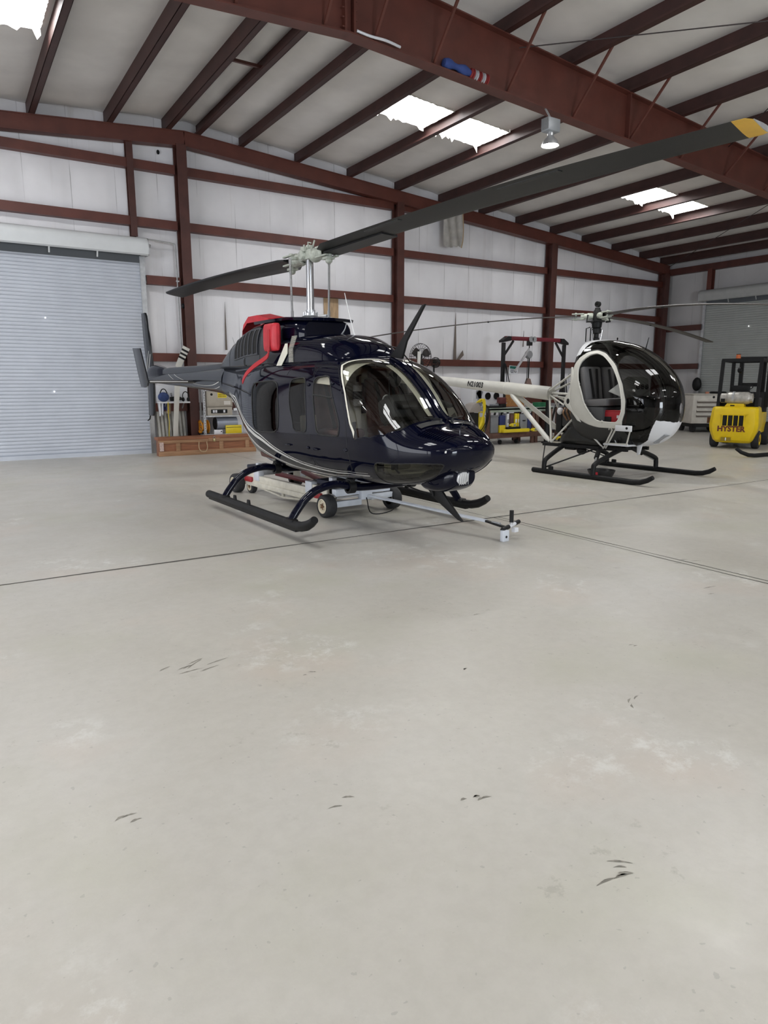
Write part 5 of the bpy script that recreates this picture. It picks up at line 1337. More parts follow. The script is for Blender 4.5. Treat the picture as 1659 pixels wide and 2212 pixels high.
# long wooden chest
r = TH('wooden_chest', (5.15, 15.89, 0), 'long low wooden chest with rope handle beside the white rolling door', 'chest')
MB().box((0, 0, 0.18), (2.30, 0.25, 0.36)).build('body', M_wood, r, bevel=0.004)
MB().box((0, 0, 0.395), (2.36, 0.31, 0.07)).build('lid', M_wood, r, bevel=0.006)
MB().box((0, -0.135, 0.055), (2.34, 0.03, 0.11)).build('bottom_rail', M_wood2, r, bevel=0.004)
MB().box((0, -0.135, 0.325), (2.34, 0.03, 0.07)).build('top_rail', M_wood2, r, bevel=0.004)
for x in (-0.72, 0.30, 0.95): MB().box((x, -0.132, 0.20), (0.10, 0.024, 0.22)).build('batten', M_wood2, r, bevel=0.004)
MB().box((-1.10, -0.152, 0.22), (0.09, 0.008, 0.20)).build('paper_label', P('pink_paper', (0.55, 0.42, 0.38), 0.7, noise=0.3, nscale=40), r)
MB().tube(spline([(-0.24, -0.155, 0.30), (-0.25, -0.17, 0.16), (-0.20, -0.19, 0.075), (-0.10, -0.19, 0.075), (-0.05, -0.17, 0.16), (-0.06, -0.155, 0.30)], 6), 0.012, 8).build('rope_handle', P('rope', (0.50, 0.36, 0.22), 0.9, noise=0.3, nscale=80), r)
MB().box((0.04, -0.153, 0.34), (0.10, 0.012, 0.07)).build('hasp_plate', M_wood2, r)
MB().box((0.21, -0.153, 0.34), (0.10, 0.012, 0.07)).build('hasp_plate', M_wood2, r)
pk = MB().box((0.125, -0.165, 0.325), (0.05, 0.03, 0.07)).build('padlock', P('brass', (0.55, 0.48, 0.25), 0.35, 0.8), r, bevel=0.005)
MB().tube(spline([(0.107, -0.165, 0.355), (0.107, -0.165, 0.40), (0.143, -0.165, 0.40), (0.143, -0.165, 0.355)], 5), 0.006, 8).build('shackle', M_alu, pk)
# slotted-angle shelving
r = TH('shelving_rack', (5.78, 16.22, 0), 'grey slotted steel shelving unit standing behind the wooden chest', 'shelving')
M_slot = P('slotted_angle', (0.50, 0.51, 0.53), 0.4, 0.4, noise=0.2, nscale=20)
for x in (-0.62, 0.62):
    for y in (-0.16, 0.13):
        p = MB(); sx = 1 if x < 0 else -1; sy = 1 if y < 0 else -1
        p.box((x+sx*0.025, y, 0.79), (0.05, 0.004, 1.58)); p.box((x, y+sy*0.025, 0.79), (0.004, 0.05, 1.58)); po = p.build('post', M_slot, r)
        if y < 0:
            for k in range(24): MB().box((x+sx*0.027+(0.008 if k % 2 else -0.008), y-0.0025, 0.10+k*0.06), (0.010, 0.002, 0.028)).build('slot', M_hole, po)
for z in (0.42, 0.86, 1.50): MB().box((0, -0.015, z), (1.25, 0.29, 0.035)).build('shelf', M_slot, r, bevel=0.004)
# on the rack
r = TH('electrical_cabinet', (5.57, 16.2, 0.878), 'beige electrical box with yellow notice on the middle shelf of the rack', 'electrical box')
MB().box((0, 0, 0.39), (0.64, 0.24, 0.37)).build('housing', M_beige, r, bevel=0.01)
dr = MB().box((0, -0.125, 0.39), (0.58, 0.015, 0.32)).build('door', M_beige, r, bevel=0.005)
MB().cyl((-0.20, -0.135, 0.50), (-0.20, -0.131, 0.50), 0.03, n=16).build('port', M_hole, dr)
nb = MB().box((0.06, -0.136, 0.49), (0.22, 0.006, 0.14)).build('notice', M_yel, r)
tb_ = MB()
for z, xs in ((0.495, (-.02, .005, .03, .06, .09, .115)), (0.455, (-.03, .0, .025, .055, .085, .11, .14))):
    for x in xs: tb_.box((x, -0.1395, z), (0.016, 0.001, 0.026))
tb_.build('lettering', P('ink_olive', (0.10, 0.08, 0.01), 0.6), nb)
MB().box((0.18, -0.136, 0.30), (0.16, 0.006, 0.09)).build('rating_plate', P('paper', (0.60, 0.57, 0.52), 0.7), r)
MB().box((0, 0, 0.10), (0.62, 0.22, 0.20)).build('base_unit', M_beige, r, bevel=0.008)
st_ = MB().box((-0.02, -0.115, 0.10), (0.40, 0.02, 0.09)).build('socket_strip', M_black, r, bevel=0.004)
for x in (-0.16, -0.10, 0.10): MB().box((x, -0.128, 0.10), (0.045, 0.008, 0.06)).build('socket', M_white, st_)
r = TH('white_bracket', (6.07, 16.13, 1.008), 'white slotted plastic bracket hanging at the rack edge by the dark helicopter', 'bracket')
MB().box((-0.05, -0.05, 0.02), (0.22, 0.02, 0.06), (0, -0.15, 0)).build('bar', M_white, r); MB().box((0.06, -0.03, 0.0), (0.05, 0.03, 0.26)).build('upright', M_white, r)
r = TH('cable_reel', (5.27, 16.26, 0.44), 'round orange reel on the lowest rack shelf by the front post', 'reel')
MB().lathe((-0.16, 0, 0.17), (1, 0, 0), [(0, .16), (.02, .165), (.02, .10), (.18, .10), (.18, .165), (.20, .16), (.20, .03), (0, .03)], 28).build('drum', P('orange_plastic', (0.60, 0.24, 0.015), 0.45), r)
MB().box((-0.06, 0.02, 0.01), (0.24, 0.16, 0.02)).build('foot', M_black, r)
r = TH('gas_drum', (5.74, 16.26, 0.44), 'grey blue steel drum with dark end lying on the lowest rack shelf', 'drum')
MB().lathe((-0.26, 0, 0.24), (1, 0, 0), [(0.02, .15), (.0, .145), (.0, 0.0)], 28).build('end_cap', M_black, r)
MB().lathe((-0.26, 0, 0.24), (1, 0, 0), [(.02, .15), (.5, .15), (.54, .145), (.54, 0)], 28).build('shell', P('blue_grey_steel', (0.30, 0.33, 0.40), 0.4, 0.3), r)
for x in (-0.12, 0.14): MB().box((x, 0, 0.045), (0.04, 0.22, 0.09)).build('cradle', M_grey, r)
r = TH('small_box', (5.50, 16.083, 0.4375), 'small white carton in front of the grey drum', 'box')
MB().box((0, 0, 0.05), (0.20, 0.05, 0.10)).build('carton', M_white, r, bevel=0.004); MB().cyl((0.07, -0.026, 0.06), (0.07, -0.024, 0.06), 0.015, n=10).build('spot', M_hole, r)
r = TH('small_box', (5.89, 16.083, 0.4375), 'bright yellow box at the end of the lowest rack shelf', 'box')
MB().box((0, 0, 0.10), (0.40, 0.045, 0.20)).build('case', M_yel, r, bevel=0.006); MB().box((0, -0.024, 0.15), (0.38, 0.004, 0.01)).build('lid_line', M_seal, r)
# tool ledge between the rolling door and the column
r = TH('tool_ledge', (4.53, 16.3, 1.22), 'white tool ledge on the wall beside the rolling door', 'shelf')
MB().box((0, -0.02, -0.02), (0.72, 0.20, 0.035)).build('board', M_white, r, bevel=0.004); MB().box((0, 0.085, 0.19), (0.72, 0.02, 0.38)).build('back_panel', M_white, r)
for x in (-0.2, 0.22): MB().bar((x, 0.07, -0.16), (x, -0.08, -0.04), 0.02, 0.02).build('bracket', M_galv, r)
r = TH('tool_bag', (4.29, 16.24, 1.2175), 'blue fabric tool bag on the white wall ledge', 'bag')
MB().ball((0, 0, 0.11), (0.13, 0.07, 0.11)).build('sack', P('blue_fabric', (0.03, 0.055, 0.16), 0.8, noise=0.3, nscale=20), r); MB().tube(spline([(-0.08, 0, 0.19), (-0.03, 0, 0.28), (0.04, 0, 0.28), (0.09, 0, 0.19)], 5), 0.012, 8).build('handle', M_black, r)
r = TH('angle_grinder', (4.56, 16.24, 1.2175), 'black hand tool with silver fittings beside the blue bag', 'power tool')
MB().tube([(-0.12, 0, 0.06), (0.02, 0, 0.07), (0.14, 0, 0.07)], [0.05, 0.055, 0.035], 14).build('body', M_black, r); MB().cyl((-0.09, -0.03, 0.13), (-0.09, 0.0, 0.20), 0.018, n=10).build('side_handle', M_alu, r)
r = TH('ear_muffs', (4.805, 16.25, 1.2175), 'black ear muffs on the white wall ledge next to the column', 'ear muffs')
for x in (-0.06, 0.06): MB().ball((x, 0, 0.05), (0.035, 0.05, 0.05)).build('cup', M_black, r)
MB().tube(spline([(-0.07, 0, 0.08), (-0.06, 0, 0.18), (0, 0, 0.23), (0.06, 0, 0.18), (0.07, 0, 0.08)], 5), 0.010, 8).build('band', M_black, r)
r = TH('hanging_rags', (4.33, 16.30, 1.0), 'white and blue rags hanging below the wall ledge', 'cloth')
for k, (x, mt, h_) in enumerate(((-0.10, M_white, 0.26), (0.0, M_blue, 0.16), (0.08, P('rag_tan', (0.35, 0.27, 0.18), 0.9), 0.22))):
    vs = []
    for i in range(9):
        for j in range(7): vs.append((x+(-0.07+0.14*i/8)*(1-0.3*j/6), 0.02*math.sin(i*1.6+k)+0.0, 0.18-h_*j/6*(1+0.15*math.sin(i+k))))
    MB().add(vs, [(i*7+j, i*7+j+1, (i+1)*7+j+1, (i+1)*7+j) for i in range(8) for j in range(6)]).build('rag', mt, r, fix=False)
tag(MB().tube(spline([(4.37, 16.175, 1.21), (4.36, 16.17, 0.88), (4.37, 16.165, 0.75), (4.35, 16.17, 0.45), (4.36, 16.16, 0.12), (4.34, 16.14, 0.01)], 6), 0.008, 8).build('extension_lead', M_yel), 'thin yellow cable hanging down from the white wall ledge', 'cable')
r = TH('corrugated_sheet', (4.53, 16.66, 0), 'grey corrugated metal sheet leaning at the foot of the wall by the door', 'metal sheet')
vs = []
for i in range(41):
    x = -0.34+0.68*i/40
    for z, y in ((0.0, -0.20), (1.0, -0.03)): vs.append((x, y+0.012*math.sin(i*PI/2.5), z))
MB().add(vs, [(2*i, 2*i+2, 2*i+3, 2*i+1) for i in range(40)]).build('sheet', P('weathered_sheet', (0.30, 0.29, 0.26), 0.5, 0.3, noise=0.45, nscale=3), r, fix=False)
MB().box((0.0, -0.2, 0.01), (0.70, 0.03, 0.02)).build('toe_strip', M_brown, r)
r = TH('striped_blade', (4.50, 16.33, 0.0), 'white rotor blade with black stripe bands leaning against the wall by the ridge column', 'rotor blade')
pA, pB = Vector((-0.06, -0.27, 0.42)), Vector((0.36, -0.06, 2.48)); pB2 = Vector((0.32, -0.06, 2.42))
pts_ = [Vector((-0.10, -0.30, 0.45)), Vector((-0.02, -0.12, 1.90)), Vector((0.30, -0.08, 2.50))]
def bladeseg(a, b, w0, w1, mt, nm, par, th=0.022):
    a, b = Vector(a), Vector(b); d = (b-a).normalized(); s = d.cross(Vector((0, 1, 0))).normalized()
    return MB().prism([a-s*w0/2, a+s*w0/2, b+s*w1/2, b-s*w1/2], (0, th, 0)).build(nm, mt, par, bevel=0.003)
bl0, bl1 = Vector((-0.10, -0.20, 0.425)), Vector((0.37, -0.17, 2.47))
foot = Vector((0.06, -0.20, 1.86))
m_ = bladeseg((-0.05, -0.20, 0.0), (0.13, -0.19, 2.0), 0.10, 0.13, M_ivory, 'blade', r)
bladeseg((0.13, -0.19, 2.0), (0.36, -0.185, 2.46), 0.13, 0.17, M_ivory, 'tip', r)
d_ = (Vector((0.36, -0.185, 2.46))-Vector((0.13, -0.19, 2.0)))
for t in (0.42, 0.60, 0.78):
    a = Vector((0.13, -0.193, 2.0))+d_*t; bladeseg(a, a+d_*0.09, 0.150+0.02*t, 0.155+0.02*t, M_black, 'stripe', m_, 0.002)
# conduit and fittings
r = TH('conduit', (4.84, WB-0.235, 0), 'thin grey conduit running down the wall from the door hood', 'pipe')
MB().tube(spline([(-0.64, 0, 4.83), (-0.3, 0, 4.81), (-0.06, 0, 4.79), (0.0, 0, 4.74), (0.0, 0, 4.4)], 4), 0.016, 8).build('elbow_run', M_galv, r)
MB().cyl((0, 0, 4.42), (0.02, -0.005, 1.24), 0.016, n=8).build('drop', M_galv, r)
for z in (2.24, 3.97): MB().box((0.01, 0.005, z), (0.07, 0.04, 0.03)).build('strap', M_galv, r)
MB().ball((0.10, -0.03, 3.42), (0.05, 0.04, 0.06), 10, 6).build('cable_knot', M_black, r)
tag(MB().box((8.98, WB-0.045, 3.55), (0.44, 0.018, 0.64)).build('plywood_board', M_ply, bevel=0.003), 'upright plywood patch on the white wall above the dark helicopter', 'board')
# torn slits of the blanket
M_tear = P('torn_blanket_edge', (0.16, 0.13, 0.11), 0.8)
for x, z0, z1, w_, fl_ in ((13.2, 2.30, 3.72, 0.10, True), (6.02, 2.45, 3.60, 0.045, False), (16.0, 2.8, 3.3, 0.02, False)):
    vs = [(x+0.01, WB-0.065, z1), (x-w_*0.3, WB-0.068, lerp(z0, z1, .5)), (x-w_*0.6, WB-0.07, z0), (x+w_*0.5, WB-0.075, z0), (x+w_*0.35, WB-0.075, lerp(z0, z1, .45))]
    mb = MB().prism(vs, (0, 0.012, 0))
    if fl_: mb.prism([(x+.04, WB-.12, z0+.05), (x+.22, WB-.17, z0+.32), (x+.28, WB-.15, z0+.18), (x+.1, WB-.12, z0)], (0, .01, 0))
    struct(mb, 'wall_markings', M_tear, smooth=False)
for p in ((4.62, 6.76), (9.8, 2.75), (20.6, 3.2), (19.2, 2.62)):
    struct(MB().ball((p[0], WB-0.05, p[1]), (0.035, 0.02, 0.05), 8, 6), 'wall_markings', M_hole)
r = TH('insulation_strip', (12.8, 16.40, 5.45), 'ragged strip of loose insulation hanging from the roof beam', 'insulation')
vs = []; nx, nz = 14, 12
for i in range(nx+1):
    for j in range(nz+1):
        vs.append((-0.33+0.66*i/nx, 0.025*math.sin(i*1.1+j*0.3), 1.02*j/nz + (0.06*random.random() if j == 0 else 0) + 0.05*i/nx))
MB().add(vs, [(i*(nz+1)+j, (i+1)*(nz+1)+j, (i+1)*(nz+1)+j+1, i*(nz+1)+j+1) for i in range(nx) for j in range(nz)]).build('sheet', P('old_insulation', (0.42, 0.40, 0.37), 0.8, noise=0.25, nscale=5), r, fix=False)
MB().tube(spline([(0.33, -0.02, 1.0), (0.36, -0.02, 0.6), (0.34, -0.03, 0.25), (0.30, -0.02, 0.05)], 5), 0.016, 6).build('frayed_edge', P('tan_fibre', (0.40, 0.29, 0.18), 0.9), r)
# big drum fan and a little one
def fan(nm, loc, rad, label, z):
    r = TH(nm, loc, label, 'fan')
    cz = Vector((0, 0, z))
    MB().cyl((0, 0.06, 0.03), (0, 0.06, z-rad*0.4), 0.025, n=12).build('pole', M_black, r)
    MB().lathe((0, 0.06, 0), (0, 0, 1), [(0, 0), (0, rad*.85), (0.025, rad*.85), (0.05, rad*.2), (0.05, 0)], 24).build('base', M_black, r)
    MB().tube([(0, 0.0, z), (0, 0.10, z)], rad*0.22, 16).build('motor', M_black, r)
    cg = MB()
    for k in range(28):
        a = 2*PI*k/28; ca, sa = math.cos(a), math.sin(a)
        cg.tube([(rad*.15*ca, -0.11, z+rad*.15*sa), (rad*.6*ca, -0.105, z+rad*.6*sa), (rad*.95*ca, -0.06, z+rad*.95*sa), (rad*ca, 0.0, z+rad*sa), (rad*.9*ca, 0.07, z+rad*.9*sa), (rad*.4*ca, 0.10, z+rad*.4*sa)], 0.004, 4)
    for q, yy in ((1.0, 0.0), (.6, -.105), (.2, -.11), (.96, -.05)): cg.tube([(rad*q*math.cos(2*PI*k/32), yy, z+rad*q*math.sin(2*PI*k/32)) for k in range(32)], 0.006, 5, closed=True)
    cg.build('guard', M_black, r)
    for k in range(3):
        a = 2*PI*k/3+0.5; mb = MB(); vs = []
        for i in range(7):
            t = i/6; rr = rad*(0.15+0.72*t)
            for j in range(5):
                b = a+(j/4-.5)*1.15*(0.55+0.45*math.sin(PI*min(t*1.1, 1)))
                vs.append((rr*math.cos(b), -0.04+0.05*(j/4-.5), z+rr*math.sin(b)))
        mb.add(vs, [(i*5+j, i*5+j+1, (i+1)*5+j+1, (i+1)*5+j) for i in range(6) for j in range(4)]); mb.build('blade', P('fan_blade_brown', (0.035, 0.028, 0.025), 0.5), r, fix=False)
    return r
fan('pedestal_fan', (11.12, 15.60, 0), 0.35, 'large black pedestal fan standing behind the dark helicopter windshield', 2.36)
fan('pedestal_fan', (11.52, 15.45, 0), 0.14, 'small black fan close beside the larger pedestal fan', 2.20)
# blast cabinet
r = TH('blast_cabinet', (13.1, 15.3, 0), 'white glove cabinet with two black arm holes behind the workbench', 'cabinet')
MB().box((0, 0, 1.26), (1.15, 0.55, 0.62)).build('body', M_white, r, bevel=0.02)
for x in (-0.02, 0.30): MB().lathe((x, -0.275, 1.28), (0, -1, 0), [(0, .10), (.02, .10), (.02, .085), (.002, .085), (.002, 0)], 24).build('arm_hole', M_black, r)
MB().box((-0.36, -0.28, 1.33), (0.18, 0.02, 0.22)).build('window', M_grey, r)
MB().prism([(-0.40, -0.29, 1.02), (-0.24, -0.29, 1.02), (-0.26, -0.29, 1.28), (-0.20, -0.29, 1.40), (-0.34, -0.29, 1.46), (-0.46, -0.29, 1.36), (-0.38, -0.29, 1.26)], (0, 0.02, 0)).build('glove', M_grey, r)
for x in (-0.5, 0.5):
    for y in (-0.22, 0.22): MB().box((x, y, 0.48), (0.05, 0.05, 0.96)).build('leg', M_grey, r)
# welding cart with yellow hoses
r = TH('service_cart', (11.36, 13.5, 0), 'yellow service cart with coiled yellow hoses beside the dark helicopter nose', 'cart')
MB().box((0.18, 0, 0.48), (0.26, 0.04, 0.62)).build('yellow_panel', M_yel, r, bevel=0.012)
MB().tube(spline([(0.12, 0, 0.78), (0.12, 0, 0.90), (0.26, 0, 0.90), (0.27, 0, 0.78)], 5), 0.018, 8).build('handle', M_yel, r)
MB().prism([(-0.30, -0.12, 0.92), (0.06, -0.12, 0.92), (0.10, -0.12, 1.02), (-0.02, -0.12, 1.16), (-0.18, -0.12, 1.12)], (0, 0.3, 0)).build('control_box', P('grey_box', (0.30, 0.27, 0.25), 0.5), r, bevel=0.01)
MB().box((-0.10, 0.03, 0.50), (0.26, 0.26, 0.80)).build('cylinder_rack', M_black, r, bevel=0.02)
for k in range(4): MB().tube(spline([(-0.06+0.04*k, -0.10, 1.16), (0.06+0.03*k, -0.16, 1.24), (0.12+0.02*k, -0.17, 1.0), (0.10+0.02*k, -0.15, 0.66+0.08*k), (0.02, -0.12, 0.50)], 6), 0.014, 8).build('hose', M_yel, r)
for k in range(3): MB().tube(spline([(0.16, -0.05, 1.16), (0.28+0.04*k, -0.08, 1.02), (0.30+0.03*k, -0.08, 0.72), (0.20, -0.06, 0.5-0.1*k), (0.0, -0.08, 0.36)], 6), 0.012, 8).build('cable', M_black, r)
MB().box((0.05, 0, 0.10), (0.62, 0.36, 0.06)).build('deck', M_yel, r, bevel=0.01)
for x in (-0.22, 0.30):
    for y in (-0.16, 0.16): MB().lathe((x, y-0.02, 0.06), (0, 1, 0), [(0, 0), (0, .06), (.04, .06), (.04, 0)], 16).build('wheel', M_black, r)
# steel workbench with its clutter
r = TH('workbench', (13.30, 14.25, 0), 'long brown steel workbench with lower shelf against the back wall', 'bench')
MB().box((0, 0, 0.95), (2.45, 0.74, 0.05)).build('top', M_grey, r, bevel=0.005)
MB().box((0, -0.36, 0.93), (2.45, 0.02, 0.12)).build('front_apron', P('green_white_enamel', (0.36, 0.42, 0.36), 0.5, noise=0.4, nscale=3), r)
MB().box((0, 0, 0.31), (2.45, 0.74, 0.035)).build('lower_shelf', M_brown, r)
MB().box((0, -0.37, 0.25), (2.45, 0.04, 0.14)).build('shelf_rail', M_brown, r, bevel=0.004)
for x in (-1.16, 0.48, 0.62, 1.16):
    for y in (-0.34, 0.34): MB().box((x, y, 0.465), (0.09, 0.07, 0.93)).build('leg', M_brown, r, bevel=0.004)
for x in (-0.7, -0.1): MB().lathe((x, -0.32, 0.07), (1, 0, 0), [(-0.025, 0), (-0.025, .06), (.025, .06), (.025, 0)], 16).build('caster', M_black, r)
def item(nm, x, z, size, mt, label, cat, y=13.98, bev=0.01, extra=None):
    r = TH(nm, (x, y, z), label, cat)
    MB().box((0, 0, size[2]/2), size, None).build('body', mt, r, bevel=min(bev, min(size)*.3))
    if extra:
        for (n2, c, s_, m2) in extra: MB().box(c, s_, None).build(n2, m2, r, bevel=0.003)
    return r
ZS = 0.3285
item('storage_bin', 12.34, ZS, (0.26, 0.24, 0.44), M_grey, 'grey plastic bin at the end of the bench shelf near the yellow cart', 'bin', extra=[('rim', (0, 0, 0.45), (0.28, 0.26, 0.03), M_grey)])
item('storage_bin', 12.62, ZS, (0.20, 0.24, 0.46), M_blue, 'navy bin with yellow base on the bench shelf', 'bin', extra=[('yellow_base', (0, -0.003, 0.10), (0.205, 0.245, 0.20), M_yel)])
item('folder', 12.83, ZS, (0.07, 0.22, 0.50), M_white, 'tall white folder standing on the bench shelf', 'folder', extra=[('spine_label', (0, -0.112, 0.3), (0.05, 0.004, 0.1), M_grey)])
item('storage_bin', 12.97, ZS, (0.13, 0.22, 0.47), M_brown, 'dark brown box between the white and the yellow folders', 'box', extra=[('lid', (0, 0, 0.48), (0.14, 0.23, 0.02), M_brown)])
item('folder', 13.12, ZS, (0.09, 0.22, 0.50), M_yel, 'broad yellow folder on the bench shelf', 'folder', extra=[('spine_label', (0, -0.112, 0.3), (0.06, 0.004, 0.1), M_white)])
item('folder', 13.21, ZS, (0.04, 0.22, 0.50), M_yel, 'narrow yellow folder next to the broad one', 'folder', extra=[('spine_label', (0, -0.112, 0.3), (0.03, 0.004, 0.1), M_white)])
item('storage_bin', 13.40, ZS, (0.26, 0.24, 0.48), M_grey, 'square grey metal box in the middle of the bench shelf', 'box', extra=[('handle', (0, -0.125, 0.3), (0.1, 0.02, 0.03), M_black)])
item('storage_bin', 13.62, ZS, (0.14, 0.24, 0.48), M_blue, 'slim navy bin beside the square grey metal box', 'bin', extra=[('rim', (0, 0, 0.485), (0.15, 0.25, 0.02), M_black)])
r = TH('yellow_trough', (13.05, 13.80, ZS), 'shallow yellow trough along the front of the bench shelf', 'trough')
MB().box((0, 0, 0.045), (0.95, 0.10, 0.09)).build('body', M_yel, r, bevel=0.01); MB().box((-0.1, 0, 0.12), (0.5, 0.09, 0.06)).build('liner', M_black, r, bevel=0.02)
for k, (x, lb) in enumerate(((12.95, 'yellow hand clamp on the bench rail, nearer the yellow cart'), (13.32, 'yellow hand clamp on the bench rail, nearer the tail boom strut'))):
    r = TH('hand_clamp', (x, 13.80, ZS+(0.15 if k == 0 else 0.0)), lb, 'clamp')
    if k: r.location.x = 13.74
    MB().box((0, 0, 0.045), (0.16, 0.08, 0.09)).build('body', M_yel, r, bevel=0.015); MB().cyl((-0.14, 0, 0.045), (-0.07, 0, 0.045), 0.025, n=12).build('knob', M_yel, r); MB().box((0.02, -0.042, 0.045), (0.07, 0.004, 0.05)).build('jaw', M_grey, r)
r = TH('fibre_panel', (13.62, 14.48, 0.985), 'orange brown fibre sheet standing on the workbench', 'sheet')
MB().box((0, 0, 0.18), (0.72, 0.03, 0.36), (0.12, 0, 0)).build('sheet', P('orange_fibre', (0.40, 0.19, 0.06), 0.8, noise=0.5, nscale=40), r); MB().box((0, 0.0, 0.01), (0.74, 0.08, 0.02)).build('foot', M_wood, r)
r = TH('machine_vise', (13.0, 14.35, 0.975), 'dark red and black vise on the workbench', 'vise')
MB().box((0, 0, 0.05), (0.22, 0.16, 0.10)).build('base', M_black, r, bevel=0.01); MB().box((0.0, 0, 0.19), (0.24, 0.14, 0.18)).build('jaw_block', P('oxide_red', (0.10, 0.02, 0.02), 0.5), r, bevel=0.02); MB().cyl((-0.2, 0, 0.12), (0.2, 0, 0.12), 0.014, n=8).build('screw', M_galv, r)
r = TH('parts_tray', (12.55, 14.2, 0.975), 'flat black parts tray lying on the workbench', 'tray')
MB().box((0, 0, 0.03), (0.46, 0.30, 0.06)).build('body', M_black, r, bevel=0.01); MB().box((0.05, 0, 0.08), (0.2, 0.16, 0.05)).build('insert', M_grey, r, bevel=0.01)
item('green_crate', 14.20, 0.975, (0.30, 0.22, 0.12), P('green_plastic', (0.02, 0.16, 0.07), 0.5), 'green plastic crate on the end of the workbench', 'crate', y=14.1, extra=[('rim', (0, 0, 0.125), (0.32, 0.24, 0.02), P('green_plastic', (0.02, 0.16, 0.07), 0.5))])
r = TH('exhaust_pipe', (14.05, 13.62, 0), 'thick black pipe standing upright in front of the workbench', 'pipe')
MB().cyl((0, 0, 0.03), (0.02, 0, 1.25), 0.075, n=20).build('tube', M_black, r); MB().lathe((0, 0, 0), (0, 0, 1), [(0, 0), (0, .14), (.03, .14), (.03, 0)], 24).build('base', M_black, r); MB().cyl((-0.14, -0.02, 0.72), (0, 0, 0.72), 0.03, n=12).build('branch', M_alu, r)
r = TH('floor_jack', (14.95, 13.9, 0), 'small yellow jack on the floor behind the white tail struts', 'jack')
MB().box((0, 0, 0.09), (0.52, 0.20, 0.08)).build('chassis', M_yel, r, bevel=0.015); MB().box((0.1, 0, 0.18), (0.12, 0.12, 0.12)).build('saddle', M_yel, r, bevel=0.01); MB().cyl((0.24, 0, 0.15), (0.30, 0, 0.85), 0.015, n=8).build('handle', M_black, r)
for x in (-0.2, 0.2):
    for y in (-0.1, 0.1): MB().lathe((x, y-0.02, 0.05), (0, 1, 0), [(0, 0), (0, .05), (.04, .05), (.04, 0)], 14).build('wheel', M_black, r)
# gantry crane
M_gan = P('gantry_black', (0.008, 0.0075, 0.008), 0.45, noise=0.2)
r = TH('gantry_crane', (15.12, 15.3, 0), 'black gantry crane with dark red top beam in front of the back wall', 'gantry crane')
MB().bar((-1.18, 0, 2.93), (1.18, 0, 2.93), 0.10, 0.11).build('beam', P('gantry_red', (0.13, 0.012, 0.02), 0.45), r, bevel=0.004)
for s in (-1, 1):
    x = s*1.25
    MB().box((x, 0, 1.43), (0.09, 0.09, 2.74)).build('post', M_gan, r, bevel=0.004)
    MB().prism([(x-s*0.10+s*0.0, -0.09, 2.98), (x-s*0.22, -0.09, 2.98), (x-s*0.22, -0.09, 2.86), (x+s*0.10, -0.09, 2.80), (x+s*0.10, -0.09, 2.86)], (0, 0.18, 0)).build('head_plate', M_gan, r)
    MB().bar((x-s*0.04, 0, 2.45), (x-s*0.38, 0, 2.86), 0.05, 0.05).build('knee_brace', M_gan, r)
    MB().bar((x, -0.65, 0.13), (x, 0.65, 0.13), 0.09, 0.10).build('foot_beam', M_gan, r, bevel=0.004)
    for y in (-0.55, 0.55):
        MB().bar((x, y*0.85, 0.18), (x, y*0.04, 1.55), 0.045, 0.045).build('leg_brace', M_gan, r)
        MB().lathe((x-0.025, y, 0.05), (1, 0, 0), [(0, 0), (0, .05), (.05, .05), (.05, 0)], 16).build('caster', M_black, r)
r = TH('chain_hoist', (14.90, 15.3, 1.55), 'grey chain hoist hanging from the gantry crane beam', 'hoist')
tr_ = MB().box((0, 0, 1.26), (0.10, 0.16, 0.14)); tr_ = tr_.build('trolley', M_gan, r, bevel=0.008)
for x in (-0.03, 0.10): MB().lathe((x, -0.11, 1.37), (0, 1, 0), [(0, 0), (0, .085), (.02, .085), (.02, 0)], 20).build('trolley_wheel', M_galv, tr_)
MB().cyl((0, 0, 1.20), (0, 0, 1.05), 0.014, n=8).build('hook_shank', M_black, r)
MB().lathe((-0.02, -0.07, 0.93), (0, 1, 0), [(0, 0), (0, .10), (.03, .12), (.11, .12), (.14, .10), (.14, 0)], 24).build('pulley_block', P('cast_grey', (0.30, 0.30, 0.31), 0.45, 0.4), r)
for x in (-0.05, 0.0, 0.025): MB().cyl((x, 0, 0.85), (x-0.015, 0, 0.05), 0.010, n=8).build('load_rope', M_black, r)
MB().prism([(-0.14, -0.05, -0.20), (0.12, -0.05, -0.20), (0.14, -0.05, 0.02), (0.06, -0.05, 0.22), (-0.04, -0.05, 0.24), (-0.12, -0.05, 0.05)], (0, 0.10, 0)).build('rope_bundle', P('dusty_rope', (0.20, 0.13, 0.11), 0.9, noise=0.4, nscale=50), r, bevel=0.02)
MB().bar((-0.02, -0.02, 1.10), (-0.56, 0.0, 0.42), 0.05, 0.05).build('guide_strap', P('pale_webbing', (0.42, 0.41, 0.42), 0.8), r)
r = TH('black_strap', (13.86, 15.22, 1.5), 'black ratchet straps hanging on the gantry post near the glove cabinet', 'strap')
for k in (-0.12, -0.04, 0.06, 0.13): MB().bar((k*0.2, -0.02, 0.70), (k*1.5, -0.05, 0.05), 0.03, 0.012).build('strap', M_black, r)
r = TH('wall_notice', (15.28, 16.36, 1.92), 'white and green safety notice hung on the back wall girt', 'sign')
MB().box((0, 0, 0.13), (0.36, 0.012, 0.26), (0, 0.06, 0)).build('board', M_white, r); MB().box((0.006, -0.008, 0.205), (0.33, 0.006, 0.085), (0, 0.06, 0)).build('header', P('sign_green', (0.01, 0.12, 0.09), 0.5), r)
MB().cyl((0.09, -0.010, 0.09), (0.09, -0.006, 0.09), 0.04, n=18).build('emblem', M_black, r)
